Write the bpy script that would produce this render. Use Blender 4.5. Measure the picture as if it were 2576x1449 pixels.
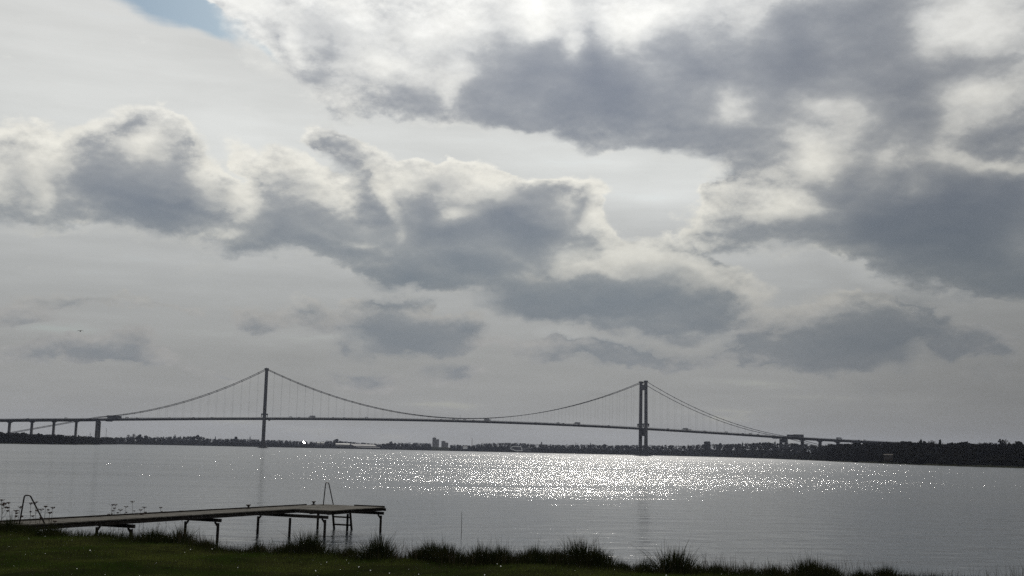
import bpy, math, random
import numpy as np
from mathutils import Vector, Matrix

for o in list(bpy.data.objects):
    bpy.data.objects.remove(o, do_unlink=True)
scene = bpy.context.scene
COL = scene.collection
R = math.radians

# ------------------------------------------------------------------ camera
PITCH, ROLL, EYE, FPX = 0.137176, 0.0213275, 3.3, 2970.0      # FPX for a 2576 px wide picture
cam_d = bpy.data.cameras.new("camera")
cam = bpy.data.objects.new("camera", cam_d)
COL.objects.link(cam)
cam_d.sensor_width = 36.0
cam_d.lens = 36.0 * FPX / 2576.0
cam_d.clip_start = 0.1
cam_d.clip_end = 60000
cam.matrix_world = (Matrix.Translation((0, 0, EYE)) @ Matrix.Rotation(math.pi / 2 + PITCH, 4, 'X')
                    @ Matrix.Rotation(ROLL, 4, 'Z'))
scene.camera = cam
scene.render.resolution_x, scene.render.resolution_y = 1024, 576
scene.view_settings.view_transform = 'Standard'
scene.view_settings.look = 'None'
scene.view_settings.exposure = 0.0
scene.view_settings.gamma = 1.0
scene.cycles.use_denoising = False
scene.cycles.max_bounces = 6
scene.cycles.volume_bounces = 0
scene.cycles.sample_clamp_indirect = 4.0

CR, SR, CP, SP = math.cos(ROLL), math.sin(ROLL), math.cos(PITCH), math.sin(PITCH)
def ray(px, py):
    """direction of a point of the photograph (2576 x 1449 units)"""
    X, Y = (px - 1288) / FPX, (724.5 - py) / FPX
    X, Y = X * CR - Y * SR, X * SR + Y * CR
    return X, CP - Y * SP, SP + Y * CP
def sky_at(px, py):
    x, y, z = ray(px, py)
    return math.atan2(x, y), math.atan2(z, math.hypot(x, y))
def at_z(px, py, z):
    x, y, d = ray(px, py)
    k = (z - EYE) / d
    return x * k, y * k
def at_dist(px, py, dist):
    x, y, d = ray(px, py)
    k = dist / y
    return Vector((x * k, dist, EYE + d * k))

# ------------------------------------------------------------------ sky
SUN_EL, SUN_AZ = R(33), R(6.3)
world = bpy.data.worlds.new("World")
scene.world = world
world.use_nodes = True
world.cycles.sampling_method = 'MANUAL'
world.cycles.sample_map_resolution = 512
wt = world.node_tree
wt.nodes.clear()
class NT:
    def __init__(s, t): s.t = t
    def n(s, kind, **kw):
        nd = s.t.nodes.new(kind)
        for k, v in kw.items():
            if k.startswith('i_'):
                nd.inputs[k[2:].replace('_', ' ')].default_value = v
            else: setattr(nd, k, v)
        return nd
    def put(s, sock, v):
        if hasattr(v, 'is_output'): s.t.links.new(v, sock)
        else: sock.default_value = v
    def m(s, op, a, b=0.0, c=None, clamp=False):
        nd = s.n('ShaderNodeMath', operation=op, use_clamp=clamp)
        s.put(nd.inputs[0], a); s.put(nd.inputs[1], b)
        if c is not None: s.put(nd.inputs[2], c)
        return nd.outputs[0]
    def v(s, op, a, b=(0, 0, 0)):
        nd = s.n('ShaderNodeVectorMath', operation=op)
        s.put(nd.inputs[0], a)
        if op == 'SCALE': s.put(nd.inputs['Scale'], b)
        else: s.put(nd.inputs[1], b)
        return nd.outputs[0]
    def noise(s, vec, scale, detail=2.0, rough=0.5, out=0, lac=2.0, dist=0.0):
        nd = s.n('ShaderNodeTexNoise')
        s.put(nd.inputs['Vector'], vec)
        nd.inputs['Scale'].default_value = scale; nd.inputs['Detail'].default_value = detail
        nd.inputs['Roughness'].default_value = rough; nd.inputs['Lacunarity'].default_value = lac
        nd.inputs['Distortion'].default_value = dist
        return nd.outputs[out]
    def step(s, x, lo, hi, a=0.0, b=1.0, smooth=True):
        nd = s.n('ShaderNodeMapRange', interpolation_type='SMOOTHSTEP' if smooth else 'LINEAR')
        s.put(nd.inputs[0], x); s.put(nd.inputs[1], lo); s.put(nd.inputs[2], hi)
        s.put(nd.inputs[3], a); s.put(nd.inputs[4], b)
        return nd.outputs[0]
    def mix(s, f, a, b, blend='MIX'):
        nd = s.n('ShaderNodeMix', data_type='RGBA', blend_type=blend)
        s.put(nd.inputs[0], f); s.put(nd.inputs[6], a); s.put(nd.inputs[7], b)
        return nd.outputs[2]
    def ramp(s, x, stops, mode='EASE'):
        nd = s.n('ShaderNodeValToRGB')
        cr = nd.color_ramp; cr.interpolation = mode
        while len(cr.elements) < len(stops): cr.elements.new(0.5)
        for e, (p, c) in zip(cr.elements, stops): e.position = p; e.color = c
        s.put(nd.inputs[0], x)
        return nd.outputs[0]
    def blobs(s, P, lst, grow=1.35):
        """sum of soft ellipses (px, py, rx, ry, tilt, amount)"""
        acc = 0.0
        for px, py, rx, ry, tilt, amt in lst:
            a, e = sky_at(px, py)
            mp = s.n('ShaderNodeMapping', vector_type='TEXTURE')
            s.put(mp.inputs['Vector'], P)
            mp.inputs['Location'].default_value = (a, e, 0)
            mp.inputs['Rotation'].default_value = (0, 0, R(tilt) - ROLL)
            mp.inputs['Scale'].default_value = (grow * rx / FPX, grow * ry / FPX, 1)
            g = s.n('ShaderNodeTexGradient', gradient_type='SPHERICAL')
            s.t.links.new(mp.outputs[0], g.inputs[0])
            acc = s.m('MULTIPLY_ADD', g.outputs['Fac'], amt, acc)
        return acc
def srgb(r, g, b):
    f = lambda c: ((c / 255 + 0.055) / 1.055) ** 2.4 if c > 10 else c / 255 / 12.92
    return (f(r), f(g), f(b), 1.0)

# cumulus bodies with a readable edge
COVER = [
 # the high bank across the top
 (700, 60, 150, 110, -20, 1.6), (860, 150, 130, 110, -40, 1.6), (1000, 100, 200, 160, 0, 1.8), (1040, 235, 110, 60, -15, 1.2),
 (1300, 110, 260, 160, 0, 2.0), (1250, 230, 150, 90, -10, 1.5), (1500, 130, 260, 190, 0, 2.0), (1480, 270, 210, 60, 0, 1.2),
 (1800, 110, 260, 190, 0, 2.0), (1760, 300, 150, 90, 0, 1.3), (2100, 110, 300, 200, 0, 2.0), (2400, 110, 260, 190, 0, 2.0),
 (1950, 300, 200, 120, 0, 1.4), (2250, 330, 220, 140, 0, 1.6), (2500, 300, 160, 160, 0, 1.4), (640, 0, 100, 60, 0, 1.4),
 (1600, 355, 110, 25, 0, 0.8), (760, 130, 60, 50, -40, .8), (800, 215, 45, 35, -20, .5),
 # right-hand bank
 (2060, 430, 230, 120, 12, 1.5), (1850, 560, 120, 90, 20, 0.9), (2200, 500, 230, 120, 0, 1.7), (2420, 560, 240, 150, -8, 2.0),
 (2050, 570, 220, 55, 0, 1.2), (2560, 620, 140, 110, 0, 1.6), (2330, 660, 160, 45, -12, 0.9), (2560, 715, 90, 35, 0, 1.0),
 (1790, 600, 60, 30, 0, .6), (1860, 460, 110, 40, 40, .6), (1990, 640, 70, 25, 5, .5), (2130, 615, 70, 22, 5, .5),
 # left cumulus
 (330, 360, 120, 90, 0, 1.3), (400, 420, 130, 110, -30, 1.3), (290, 500, 230, 80, 0, 1.5), (470, 520, 130, 60, -10, 1.1),
 (160, 430, 140, 110, 0, 0.9), (20, 440, 110, 120, 0, 1.1), (90, 520, 120, 60, 10, .9), (550, 540, 90, 50, 0, 0.7), (600,400,40,60,25,.35),
 # centre-left cumulus
 (850, 370, 75, 50, -40, 1.1), (910, 440, 90, 70, -40, 1.2), (710, 470, 110, 80, 0, 1.1), (790, 570, 220, 100, 0, 1.7),
 (680, 600, 110, 60, 0, .9), (900, 620, 150, 60, 0, 1.2), (560, 600, 120, 25, 0, 0.4),
 # main cumulus
 (1060, 455, 85, 50, 0, 1.2), (1120, 515, 160, 95, -10, 1.6), (1230, 590, 270, 115, 0, 2.0), (1370, 525, 110, 70, -15, 1.3),
 (1460, 545, 45, 80, -15, 1.1), (1420, 610, 110, 70, 0, 1.1), (1180, 660, 240, 55, 0, 1.4), (1010, 695, 130, 28, 0, 0.9), (1300,500,90,36,-10,.7), (1150,445,50,34,-20,.7), (1105,420,22,22,0,.7), (1360,468,30,22,0,.7),
 # right of the main one
 (1530, 660, 80, 50, 0, 1.1), (1660, 670, 110, 60, -8, 1.3), (1780, 680, 60, 40, -30, 0.9), (1620, 740, 260, 85, 0, 1.8),
 (1350, 760, 170, 60, 0, 1.3), (1800, 800, 90, 20, 0, .6), (1680, 825, 120, 20, 0, .6), (1700, 720, 130,70,0,.8),
 # lower layer
 (1010, 790, 110, 60, 0, 1.1), (1060, 830, 180, 60, -5, 1.4), (800, 820, 100, 45, -5, 0.8), (1000, 880, 200, 30, 0, 0.7),
 (1460, 865, 90, 30, -8, 0.8), (1650, 890, 150, 42, 0, 0.9), (1420, 905, 180, 40, 0, .6),
 (2150, 800, 150, 70, 0, 1.0), (2160, 850, 260, 75, 0, 1.4), (1900, 860, 130, 30, 0, 0.6), (2300, 780, 90, 60, 0, 0.5), (1990, 900, 170, 40, 0, .7),
 (210, 905, 200, 34, 0, 1.0), (335, 885, 60, 32, 0, 0.9), (640, 825, 80, 40, -15, 0.7), (1140, 945, 90, 30, 0, 0.7), (930, 945, 130, 30, 0, .6), (540, 945, 90, 15, -5, .4), (1560, 935, 90, 14, 0, .35),
 (2510, 880, 100, 60, 0, .5),
 (180, 770, 190, 18, 3, .45), (50, 800, 140, 25, 0, .4), (560, 640, 160, 40, 0, .45), (420, 790, 120, 15, 0, .3),
]
# thick parts that the sun does not get through
DARK = [
 (830, 130, 60, 130, -8, .34), (1040, 235, 90, 40, -10, .42), (700, 110, 40, 60, 0, .15), (790,30,60,50,0,.18),
 (1230, 190, 120, 90, -15, .62), (1230, 60, 45, 90, 0, .30), (1270, 300, 60, 55, -30, .42), (1400, 240, 190, 90, 0, .75), (1490, 90, 55, 130, 5, .48),
 (1590, 240, 170, 90, 0, .70), (1400, 170, 140, 80, 0, .35), (1640, 280, 180, 50, 0, .45),
 (1790, 150, 130, 110, 0, .62), (1900, 210, 180, 70, 0, .48), (2010, 150, 150, 120, 0, .62), (2180, 110, 210, 160, 0, .88), (2100, 20, 200, 80, 0, .50),
 (2240, 230, 150, 60, -5, .45), (2400, 180, 160, 45, 8, .55), (1660, 90, 40, 60, 0, .12), (1980, 60, 80, 60, 0, .35),
 (2300, 305, 90, 50, -8, .68), (2170, 340, 110, 40, 0, .35), (1760, 340, 120, 40, 0, .42), (1600, 358, 80, 14, 0, .34), (1900, 330, 120, 50, 0, .25),
 (2130, 440, 90, 80, 0, .48), (2240, 490, 180, 90, -10, .62), (2060, 565, 190, 38, 0, .78), (2430, 580, 240, 110, -5, 1.25), (2540, 500, 120, 90, 0, .70),
 (2330, 400, 90, 60, -10, .45), (2500, 370, 90, 40, 30, .5), (2570, 715, 90, 26, 0, .85), (2250, 610, 160, 28, 0, .45), (2400, 660, 90, 30, -5, .5),
 (300, 290, 60, 25, 8, .38), (260, 370, 60, 50, -20, .42), (330, 480, 170, 80, 0, .60), (400, 530, 150, 45, 0, .42), (30, 370, 60, 30, 0, .42), (60, 470, 40, 70, 20, .36),
 (430, 410, 70, 70, -30, .36), (140, 510, 60, 50, 20, .25), (520, 550, 100, 30, 0, .26), (240,450,60,40,0,.2),
 (870, 385, 50, 50, -45, .42), (700, 470, 70, 50, 0, .46), (780, 570, 170, 70, 0, .78), (930, 540, 80, 80, 0, .34), (690, 610, 90, 50, 0, .4), (900, 640, 100, 40, 0, .38), (920,450,50,60,-40,.3),
 (1090, 480, 70, 70, 0, .46), (1180, 600, 220, 75, 0, .92), (1310, 540, 120, 85, 0, .62), (1390, 590, 90, 60, 0, .35), (1200, 680, 180, 32, 0, .50), (1450, 530, 25, 50, 0, .42),
 (1010, 700, 110, 20, 0, .55), (1370, 480, 50, 40, 0, .25),
 (1540, 760, 270, 55, 0, .78), (1680, 700, 90, 60, 0, .42), (1330, 760, 110, 45, 0, .40), (1560, 690, 70, 50, 0, .25), (1800, 802, 70, 15, 0, .4), (1700, 828, 90, 12, 0, .45), (1450,790,130,30,0,.3),
 (1060, 840, 160, 45, 0, .88), (1000, 785, 60, 40, 0, .42), (800, 825, 90, 35, 0, .40), (990, 885, 190, 26, 0, .42), (1210, 840, 40, 25, -10, .2),
 (1640, 905, 150, 30, 0, .45), (1400, 905, 150, 30, 0, .28), (1620, 880, 80, 25, 0, .3),
 (2150, 860, 230, 60, 0, .95), (2210, 790, 130, 50, 0, .40), (1900, 865, 110, 26, 0, .40), (2350, 830, 120, 60, 0, .38), (1960, 905, 130, 30, 0, .4),
 (200, 908, 170, 26, 0, .65), (335, 890, 45, 26, 0, .55), (640, 830, 60, 25, -15, .5), (1140, 948, 75, 22, 0, .55), (920, 945, 120, 22, 0, .38), (540, 945, 80, 11, -5, .3), (1560, 935, 80, 11, 0, .3),
 (180, 770, 170, 14, 3, .35), (40, 800, 120, 20, 0, .35), (560, 640, 140, 30, 0, .35), (420, 790, 100, 11, 0, .25),
 (2520, 890, 110, 70, 0, .6), (2400, 980, 260, 60, 0, .3),
]
DARK += [
 # windows and lit flanks
 (1150, 560, 75, 24, 15, -.55), (1110, 545, 40, 30, 0, -.3), (960, 500, 22, 60, 25, -.40), (985, 580, 18, 50, 30, -.25), (1440, 640, 45, 40, 0, -.55), (1220, 480, 110, 24, -22, -.25),
 (1440, 150, 42, 45, 0, -.50), (1620, 80, 50, 50, 0, -.30), (1130, 190, 50, 50, 0, -.25), (980, 170, 70, 45, 0, -.25), (1680, 320, 60, 25, 0, -.25),
 (2080, 265, 70, 26, 0, -.50), (2440, 90, 110, 60, 15, -.45), (2450, 230, 100, 30, -5, -.35), (2060, 400, 70, 60, 0, -.35), (2290, 480, 35, 28, 0, -.50), (2500, 425, 70, 26, -10, -.45),
 (1950, 500, 90, 40, 0, -.40), (1860, 250, 50, 40, 0, -.2), (2170, 620, 60, 16, 5, -.3), (2340, 600, 60, 12, 0, -.25),
 (180, 400, 50, 60, 30, -.25), (370, 390, 60, 40, -30, -.12), (110, 480, 30, 60, 15, -.25), (590, 510, 40, 60, 30, -.45), (560, 600, 60, 20, -10, -.3), (860, 490, 40, 40, 0, -.2),
 (650, 80, 110, 80, -45, -.40), (870, 200, 90, 70, 0, -.30), (960, 240, 110, 50, 0, -.22), (1120, 240, 40, 50, 0, -.3), (1170, 320, 70, 30, 0, -.2), (640, 130, 60, 50, -30, -.3), (1000, 60, 200, 60, 0, -.12), (2010, 340, 50, 40, 0, -.3), (2060, 60, 50, 40, 0, -.2), (1740, 230, 40, 50, 0, -.25), (2330, 110, 50, 60, 0, -.25), (2110, 200, 60, 30, 10, -.15), (2380, 330, 60, 30, 10, -.3), (2180, 410, 50, 30, 0, -.25), (1330, 60, 40, 60, 0, -.25), (2330, 480, 40, 30, 0, -.3), (2000, 590, 60, 14, 5, -.2), (1700, 60, 60, 60, 0, -.2),
 (2290, 260, 60, 25, 0, -.25), (340, 340, 40, 30, 0, -.2), (480, 470, 40, 40, -30, -.25), (720, 430, 50, 30, 0, -.2), (840, 520, 30, 30, 0, -.25), (1650, 655, 60, 20, -10, -.25),
 (880, 625, 45, 16, 0, -.25), (1560, 645, 60, 14, -8, -.3), (1740, 670, 70, 20, -25, -.35), (1330,690,60,16,8,-.3),
]
# veil brightness: lighter and darker stretches of the high thin layer
VEIL = [
 (300, 200, 900, 230, -12, .20), (1560, 420, 330, 120, 0, .16), (1900, 430, 250, 90, 20, .22), (1600, 500, 160, 40, 0, .08), (630, 380, 180, 120, -20, .10),
 (1120, 350, 300, 60, 0, .05), (1390, 630, 110, 70, 0, .14), (1500, 870, 120, 30, -6, .30), (660, 560, 90, 50, 0, .16),
 (1480, 640, 120, 60, 0, .12), (2270, 680, 130, 40, -15, .30), (2500, 720, 110, 26, 10, .22), (1850, 650, 240, 60, 0, .06), (1900, 800, 200, 60, 0, .05),
 (1000, 690, 90, 14, 0, .16), (190, 560, 60, 25, 0, .14), (1500, 40, 900, 90, 0, .05),
]
BLUE = [(450, 0, 190, 70, -14, 2.0), (540, 65, 60, 50, -30, 1.0), (650, 122, 60, 16, -25, .9), (760, 160, 60, 18, -25, 1.0)]
if True:
    w = NT(wt)
    tc = w.n('ShaderNodeTexCoord')
    dirv = tc.outputs['Generated']
    sep = w.n('ShaderNodeSeparateXYZ'); wt.links.new(dirv, sep.inputs[0])
    X, Y, Z = sep.outputs
    az = w.m('ARCTAN2', X, Y); el = w.m('ARCSINE', Z)
    comb = w.n('ShaderNodeCombineXYZ'); w.put(comb.inputs[0], az); w.put(comb.inputs[1], el)
    P = comb.outputs[0]
    flat = w.v('MULTIPLY', dirv, (1, 1, 1.7))
    nA = w.noise(flat, 9.0, 9.0, 0.58, out=1)
    nB = w.noise(flat, 9.0, 5.0, 0.50, out=1)
    half = (0.5, 0.5, 0.5)
    nA2 = w.noise(flat, 34.0, 5.0, 0.6, out=1)
    wA = w.v('ADD', w.v('MULTIPLY', w.v('SUBTRACT', nA, half), (0.085, 0.065, 0)), w.v('MULTIPLY', w.v('SUBTRACT', nA2, half), (0.026, 0.022, 0)))
    wB = w.v('MULTIPLY', w.v('SUBTRACT', nB, half), (0.075, 0.045, 0))
    PA, PB = w.v('ADD', P, wA), w.v('ADD', P, wB)
    fine = w.noise(flat, 42.0, 8.0, 0.62)
    mid = w.noise(flat, 19.0, 7.0, 0.52)
    # generic broken cloud for the part of the sky outside the photograph
    outm = w.m('MAXIMUM', w.step(el, R(24), R(34)), w.step(w.m('ABSOLUTE', az), R(27), R(38)))
    big = w.noise(dirv, 3.2, 6.0, 0.55)
    C = w.blobs(PA, COVER)
    CU = w.blobs(w.v('ADD', PA, (0, 0.018, 0)), COVER)
    lit = w.m('SUBTRACT', CU, C)
    C = w.m('ADD', C, w.m('MULTIPLY', w.m('SUBTRACT', fine, 0.5), 0.55))
    C = w.m('MULTIPLY_ADD', outm, w.m('MULTIPLY', w.m('SUBTRACT', big, 0.42), 5.0), C)
    # light comes from above: compare the billows with the ones a little nearer the sun
    up = w.v('ADD', flat, (0, 0, 0.016))
    midU = w.noise(up, 19.0, 7.0, 0.52)
    up2 = w.v('ADD', flat, (0, 0, 0.006))
    fineU = w.noise(up2, 42.0, 8.0, 0.62)
    edge = w.step(C, 0.35, 2.2, 1.0, 0.22)
    emb = w.m('MULTIPLY', w.m('ADD', w.m('MULTIPLY', w.m('SUBTRACT', midU, mid), 1.6), w.m('MULTIPLY', w.m('SUBTRACT', fineU, fine), 1.1)), edge)
    D = w.m('MULTIPLY', w.blobs(PB, [(a, b_, c, d, e, f * (1 if f < 0 or b_ > 480 else (.72 if a > 1900 else .84 if b_ < 380 else .92))) for a, b_, c, d, e, f in DARK]), 0.80)
    D = w.m('ADD', D, w.m('MULTIPLY', w.m('SUBTRACT', mid, 0.5), 0.95))
    D = w.m('MULTIPLY_ADD', outm, w.m('MULTIPLY', w.m('SUBTRACT', big, 0.40), 2.2), D)
    # a thin body lets light through: the rim stays bright
    alpha = w.m('MAXIMUM', w.step(w.m('MULTIPLY_ADD', w.m('SUBTRACT', mid, 0.5), w.step(C, 0.0, 0.7, 0.25, 1.4), C), 0.06, w.m('MULTIPLY_ADD', w.step(lit, -0.05, 0.35), 0.65, 0.36)), w.m('MULTIPLY', w.step(D, 0.10, 0.65), w.step(lit, -0.5, 0.0, 1.0, 0.85)))
    D = w.m('ADD', D, w.m('MULTIPLY', w.m('MULTIPLY', w.m('SUBTRACT', fine, 0.5), 0.35), edge))
    D = w.m('ADD', D, w.step(C, 0.10, 0.70, -0.15, 0.22))
    D = w.m('MULTIPLY_ADD', w.m('MINIMUM', w.m('MAXIMUM', lit, -0.55), 0.5), 0.34, D)
    D = w.m('ADD', D, w.m('MULTIPLY', emb, 0.95))
    # veil
    V = w.m('MULTIPLY', w.blobs(PB, VEIL), 1.15)
    streak = w.noise(w.v('MULTIPLY', w.v('ADD', dirv, w.v('SCALE', wB, 1.5)), (1, 1, 7)), 7.0, 6.0, 0.55)
    V = w.m('ADD', V, w.m('MULTIPLY', w.m('SUBTRACT', streak, 0.5), 0.38))
    elf = w.step(el, 0.0, R(24), 0.0, 1.0, smooth=False)
    veil = w.ramp(elf, [(0.0, srgb(142, 142, 140)), (0.18, srgb(153, 154, 152)), (0.32, srgb(172, 174, 173)), (0.44, srgb(188, 190, 189)), (0.56, srgb(200, 202, 200)),
                        (0.78, srgb(198, 199, 197)), (1.0, srgb(212, 213, 212))], 'LINEAR')
    rightdim = w.step(az, R(5), R(28), 1.0, 0.62)
    lowr = w.m('MAXIMUM', rightdim, w.step(el, R(8), R(20)))
    veil = w.mix(1.0, veil, w.n('ShaderNodeRGB').outputs[0], 'MULTIPLY') if False else w.v('SCALE', veil, w.m('MULTIPLY', lowr, w.m('ADD', 1.0, V)))
    dsun = w.n('ShaderNodeVectorMath', operation='DOT_PRODUCT'); wt.links.new(dirv, dsun.inputs[0])
    dsun.inputs[1].default_value = (math.sin(SUN_AZ) * math.cos(SUN_EL), math.cos(SUN_AZ) * math.cos(SUN_EL), math.sin(SUN_EL))
    glow = w.m('POWER', w.m('MAXIMUM', dsun.outputs['Value'], 0.0), 22.0)
    veil = w.v('SCALE', veil, w.m('MULTIPLY_ADD', glow, 0.16, 1.0))
    # light side of the cumulus follows height: brightest near the sun, above the frame
    bright = w.ramp(elf, [(0.0, srgb(146, 145, 143)), (0.24, srgb(156, 156, 154)), (0.33, srgb(180, 179, 173)), (0.40, srgb(206, 205, 197)), (0.55, srgb(224, 222, 213)), (0.8, srgb(230, 230, 226)), (1.0, srgb(238, 238, 235))], 'LINEAR')
    bright = w.v('SCALE', bright, w.m('MULTIPLY', w.m('ADD', 0.84, w.m('MULTIPLY', fine, 0.44)), w.step(az, R(4), R(26), 1.0, 0.80)))
    darkc = w.ramp(elf, [(0.0, srgb(126, 129, 132)), (0.2, srgb(119, 126, 132)), (0.34, srgb(112, 122, 131)), (0.5, srgb(108, 118, 132)), (0.75, srgb(120, 128, 142)), (1.0, srgb(121, 130, 145))], 'LINEAR')
    darkc = w.v('SCALE', darkc, w.step(az, R(4), R(22), 1.0, 0.72))
    bright = w.v('SCALE', bright, w.m('MULTIPLY_ADD', glow, 0.25, 1.0))
    midc = w.mix(0.56, bright, darkc)
    f1 = w.step(D, -0.22, 0.50, smooth=True)
    f2 = w.m('SUBTRACT', 1.0, w.m('EXPONENT', w.m('MULTIPLY', w.m('MAXIMUM', w.m('SUBTRACT', D, 0.26), 0.0), -2.1)))
    cloud = w.mix(f2, w.mix(f1, bright, midc), darkc)
    # clear sky
    sky = w.n('ShaderNodeTexSky', sky_type='NISHITA', sun_disc=False, sun_elevation=SUN_EL, sun_rotation=SUN_AZ)
    sky.dust_density = 2.0; sky.ozone_density = 1.0
    B = w.blobs(PB, BLUE)
    b = w.step(w.m('SUBTRACT', w.m('ADD', B, w.m('MULTIPLY', w.m('SUBTRACT', streak, 0.5), 1.5)), w.m('MULTIPLY', C, 0.2)), 0.12, 0.95)
    base = w.mix(b, w.v('SCALE', veil, 10.0), w.v('MULTIPLY', sky.outputs[0], (0.37, 0.47, 0.53)))
    col = w.mix(alpha, base, w.v('SCALE', cloud, 10.0))
    # below the horizon: dull sea grey
    col = w.mix(w.step(Z, -0.03, -0.005), (1.2, 1.3, 1.4, 1), col)
    bg = w.n('ShaderNodeBackground'); bg.inputs[1].default_value = 0.1
    wt.links.new(col, bg.inputs[0])
    out = w.n('ShaderNodeOutputWorld'); wt.links.new(bg.outputs[0], out.inputs[0])

sun_d = bpy.data.lights.new("sun", 'SUN')
sun_d.energy = 2.2; sun_d.angle = R(0.6); sun_d.color = (1.0, 0.95, 0.87)
sun = bpy.data.objects.new("sun", sun_d); COL.objects.link(sun)
sdir = Vector((math.sin(SUN_AZ) * math.cos(SUN_EL), math.cos(SUN_AZ) * math.cos(SUN_EL), math.sin(SUN_EL)))
sun.rotation_euler = sdir.to_track_quat('Z', 'Y').to_euler()
sun.location = (0, 0, 300)
# ==== END SKY

# ------------------------------------------------------------------ helpers
rnd = random.Random(7)
rng = np.random.default_rng(11)

def tag(o, label=None, cat=None, group=None, kind=None):
    if label: o['label'] = label
    if cat: o['category'] = cat
    if group: o['group'] = group
    if kind: o['kind'] = kind
    return o
def empty(name, loc=(0, 0, 0), rz=0.0):
    o = bpy.data.objects.new(name, None)
    COL.objects.link(o); o.location = loc; o.rotation_euler = (0, 0, rz)
    o.empty_display_size = 0.2
    return o
def link_mesh(name, verts, faces, mat, parent=None, smooth=False):
    me = bpy.data.meshes.new(name)
    me.from_pydata([tuple(v) for v in verts], [], faces)
    me.materials.append(mat)
    if smooth: me.polygons.foreach_set('use_smooth', [True] * len(me.polygons))
    me.update()
    o = bpy.data.objects.new(name, me); COL.objects.link(o)
    if parent: o.parent = parent
    return o
def np_mesh(name, V, F, mat, parent=None, smooth=False):
    """V (n,3) float, F (m,k) int, all faces with the same number of corners"""
    V = np.asarray(V, dtype=np.float32); F = np.asarray(F, dtype=np.int32)
    me = bpy.data.meshes.new(name)
    k = F.shape[1]
    me.vertices.add(len(V)); me.vertices.foreach_set('co', V.ravel())
    me.loops.add(F.size); me.loops.foreach_set('vertex_index', F.ravel())
    me.polygons.add(len(F)); me.polygons.foreach_set('loop_start', np.arange(0, F.size, k, dtype=np.int32))
    if smooth: me.polygons.foreach_set('use_smooth', np.ones(len(F), dtype=bool))
    me.materials.append(mat)
    me.update(calc_edges=True)
    o = bpy.data.objects.new(name, me); COL.objects.link(o)
    if parent: o.parent = parent
    return o
class MB:
    def __init__(s): s.v, s.f = [], []
    def add(s, vs, fs):
        n = len(s.v); s.v += [Vector(v) for v in vs]; s.f += [tuple(n + i for i in f) for f in fs]
    def box(s, c, size, rz=0.0, top=None, M=None):
        hx, hy, hz = size[0] / 2, size[1] / 2, size[2] / 2
        tx, ty = (hx, hy) if top is None else (top[0] / 2, top[1] / 2)
        vs = [(-hx, -hy, -hz), (hx, -hy, -hz), (hx, hy, -hz), (-hx, hy, -hz), (-tx, -ty, hz), (tx, -ty, hz), (tx, ty, hz), (-tx, ty, hz)]
        T = Matrix.Translation(c) @ (M if M is not None else Matrix.Rotation(rz, 4, 'Z'))
        s.add([T @ Vector(v) for v in vs], [(0, 3, 2, 1), (4, 5, 6, 7), (0, 1, 5, 4), (1, 2, 6, 5), (2, 3, 7, 6), (3, 0, 4, 7)])
        return s
    def beam(s, a, b, w, h):
        a, b = Vector(a), Vector(b); d = b - a
        q = d.to_track_quat('X', 'Z').to_matrix().to_4x4()
        return s.box((a + b) / 2, (d.length, w, h), M=q)
    def tube(s, pts, r, n=6, closed=True):
        pts = [Vector(p) for p in pts]; base = len(s.v); k = len(pts)
        rr = r if isinstance(r, (list, tuple)) else [r] * k
        u = None
        for i, p in enumerate(pts):
            d = (pts[min(i + 1, k - 1)] - pts[max(i - 1, 0)]).normalized()
            if u is None: u = d.orthogonal().normalized()
            u = (u - d * u.dot(d)).normalized(); w_ = d.cross(u)
            for j in range(n):
                a = 2 * math.pi * j / n
                s.v.append(p + (u * math.cos(a) + w_ * math.sin(a)) * rr[i])
        for i in range(k - 1):
            for j in range(n):
                a, b = base + i * n + j, base + i * n + (j + 1) % n
                s.f.append((a, b, b + n, a + n))
        if closed:
            s.f.append(tuple(base + j for j in reversed(range(n)))); s.f.append(tuple(base + (k - 1) * n + j for j in range(n)))
        return s
    def extrude(s, prof, path):
        """prof: closed list of (t, z); path: list of (s, z0)"""
        base = len(s.v); n = len(prof)
        for (x, z0) in path:
            for (t, z) in prof: s.v.append(Vector((x, t, z0 + z)))
        for i in range(len(path) - 1):
            for j in range(n):
                a, b = base + i * n + j, base + i * n + (j + 1) % n
                s.f.append((a, a + n, b + n, b))
        s.f.append(tuple(base + j for j in range(n))); s.f.append(tuple(base + (len(path) - 1) * n + j for j in reversed(range(n))))
        return s
    def prism(s, poly, y0, y1):
        """poly (x, z) extruded along y"""
        base = len(s.v); n = len(poly)
        for y in (y0, y1):
            for x, z in poly: s.v.append(Vector((x, y, z)))
        for j in range(n):
            s.f.append((base + j, base + (j + 1) % n, base + n + (j + 1) % n, base + n + j))
        s.f.append(tuple(base + j for j in reversed(range(n)))); s.f.append(tuple(base + n + j for j in range(n)))
        return s
    def build(s, name, mat, parent=None, smooth=False, bevel=0.0):
        o = link_mesh(name, s.v, s.f, mat, parent, smooth)
        if bevel:
            b = o.modifiers.new('bevel', 'BEVEL'); b.width = bevel; b.segments = 1; b.limit_method = 'ANGLE'
        return o
def copy_tree(o, parent=None):
    c = o.copy(); COL.objects.link(c)
    if parent: c.parent = parent
    for ch in o.children: copy_tree(ch, c)
    return c
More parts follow.
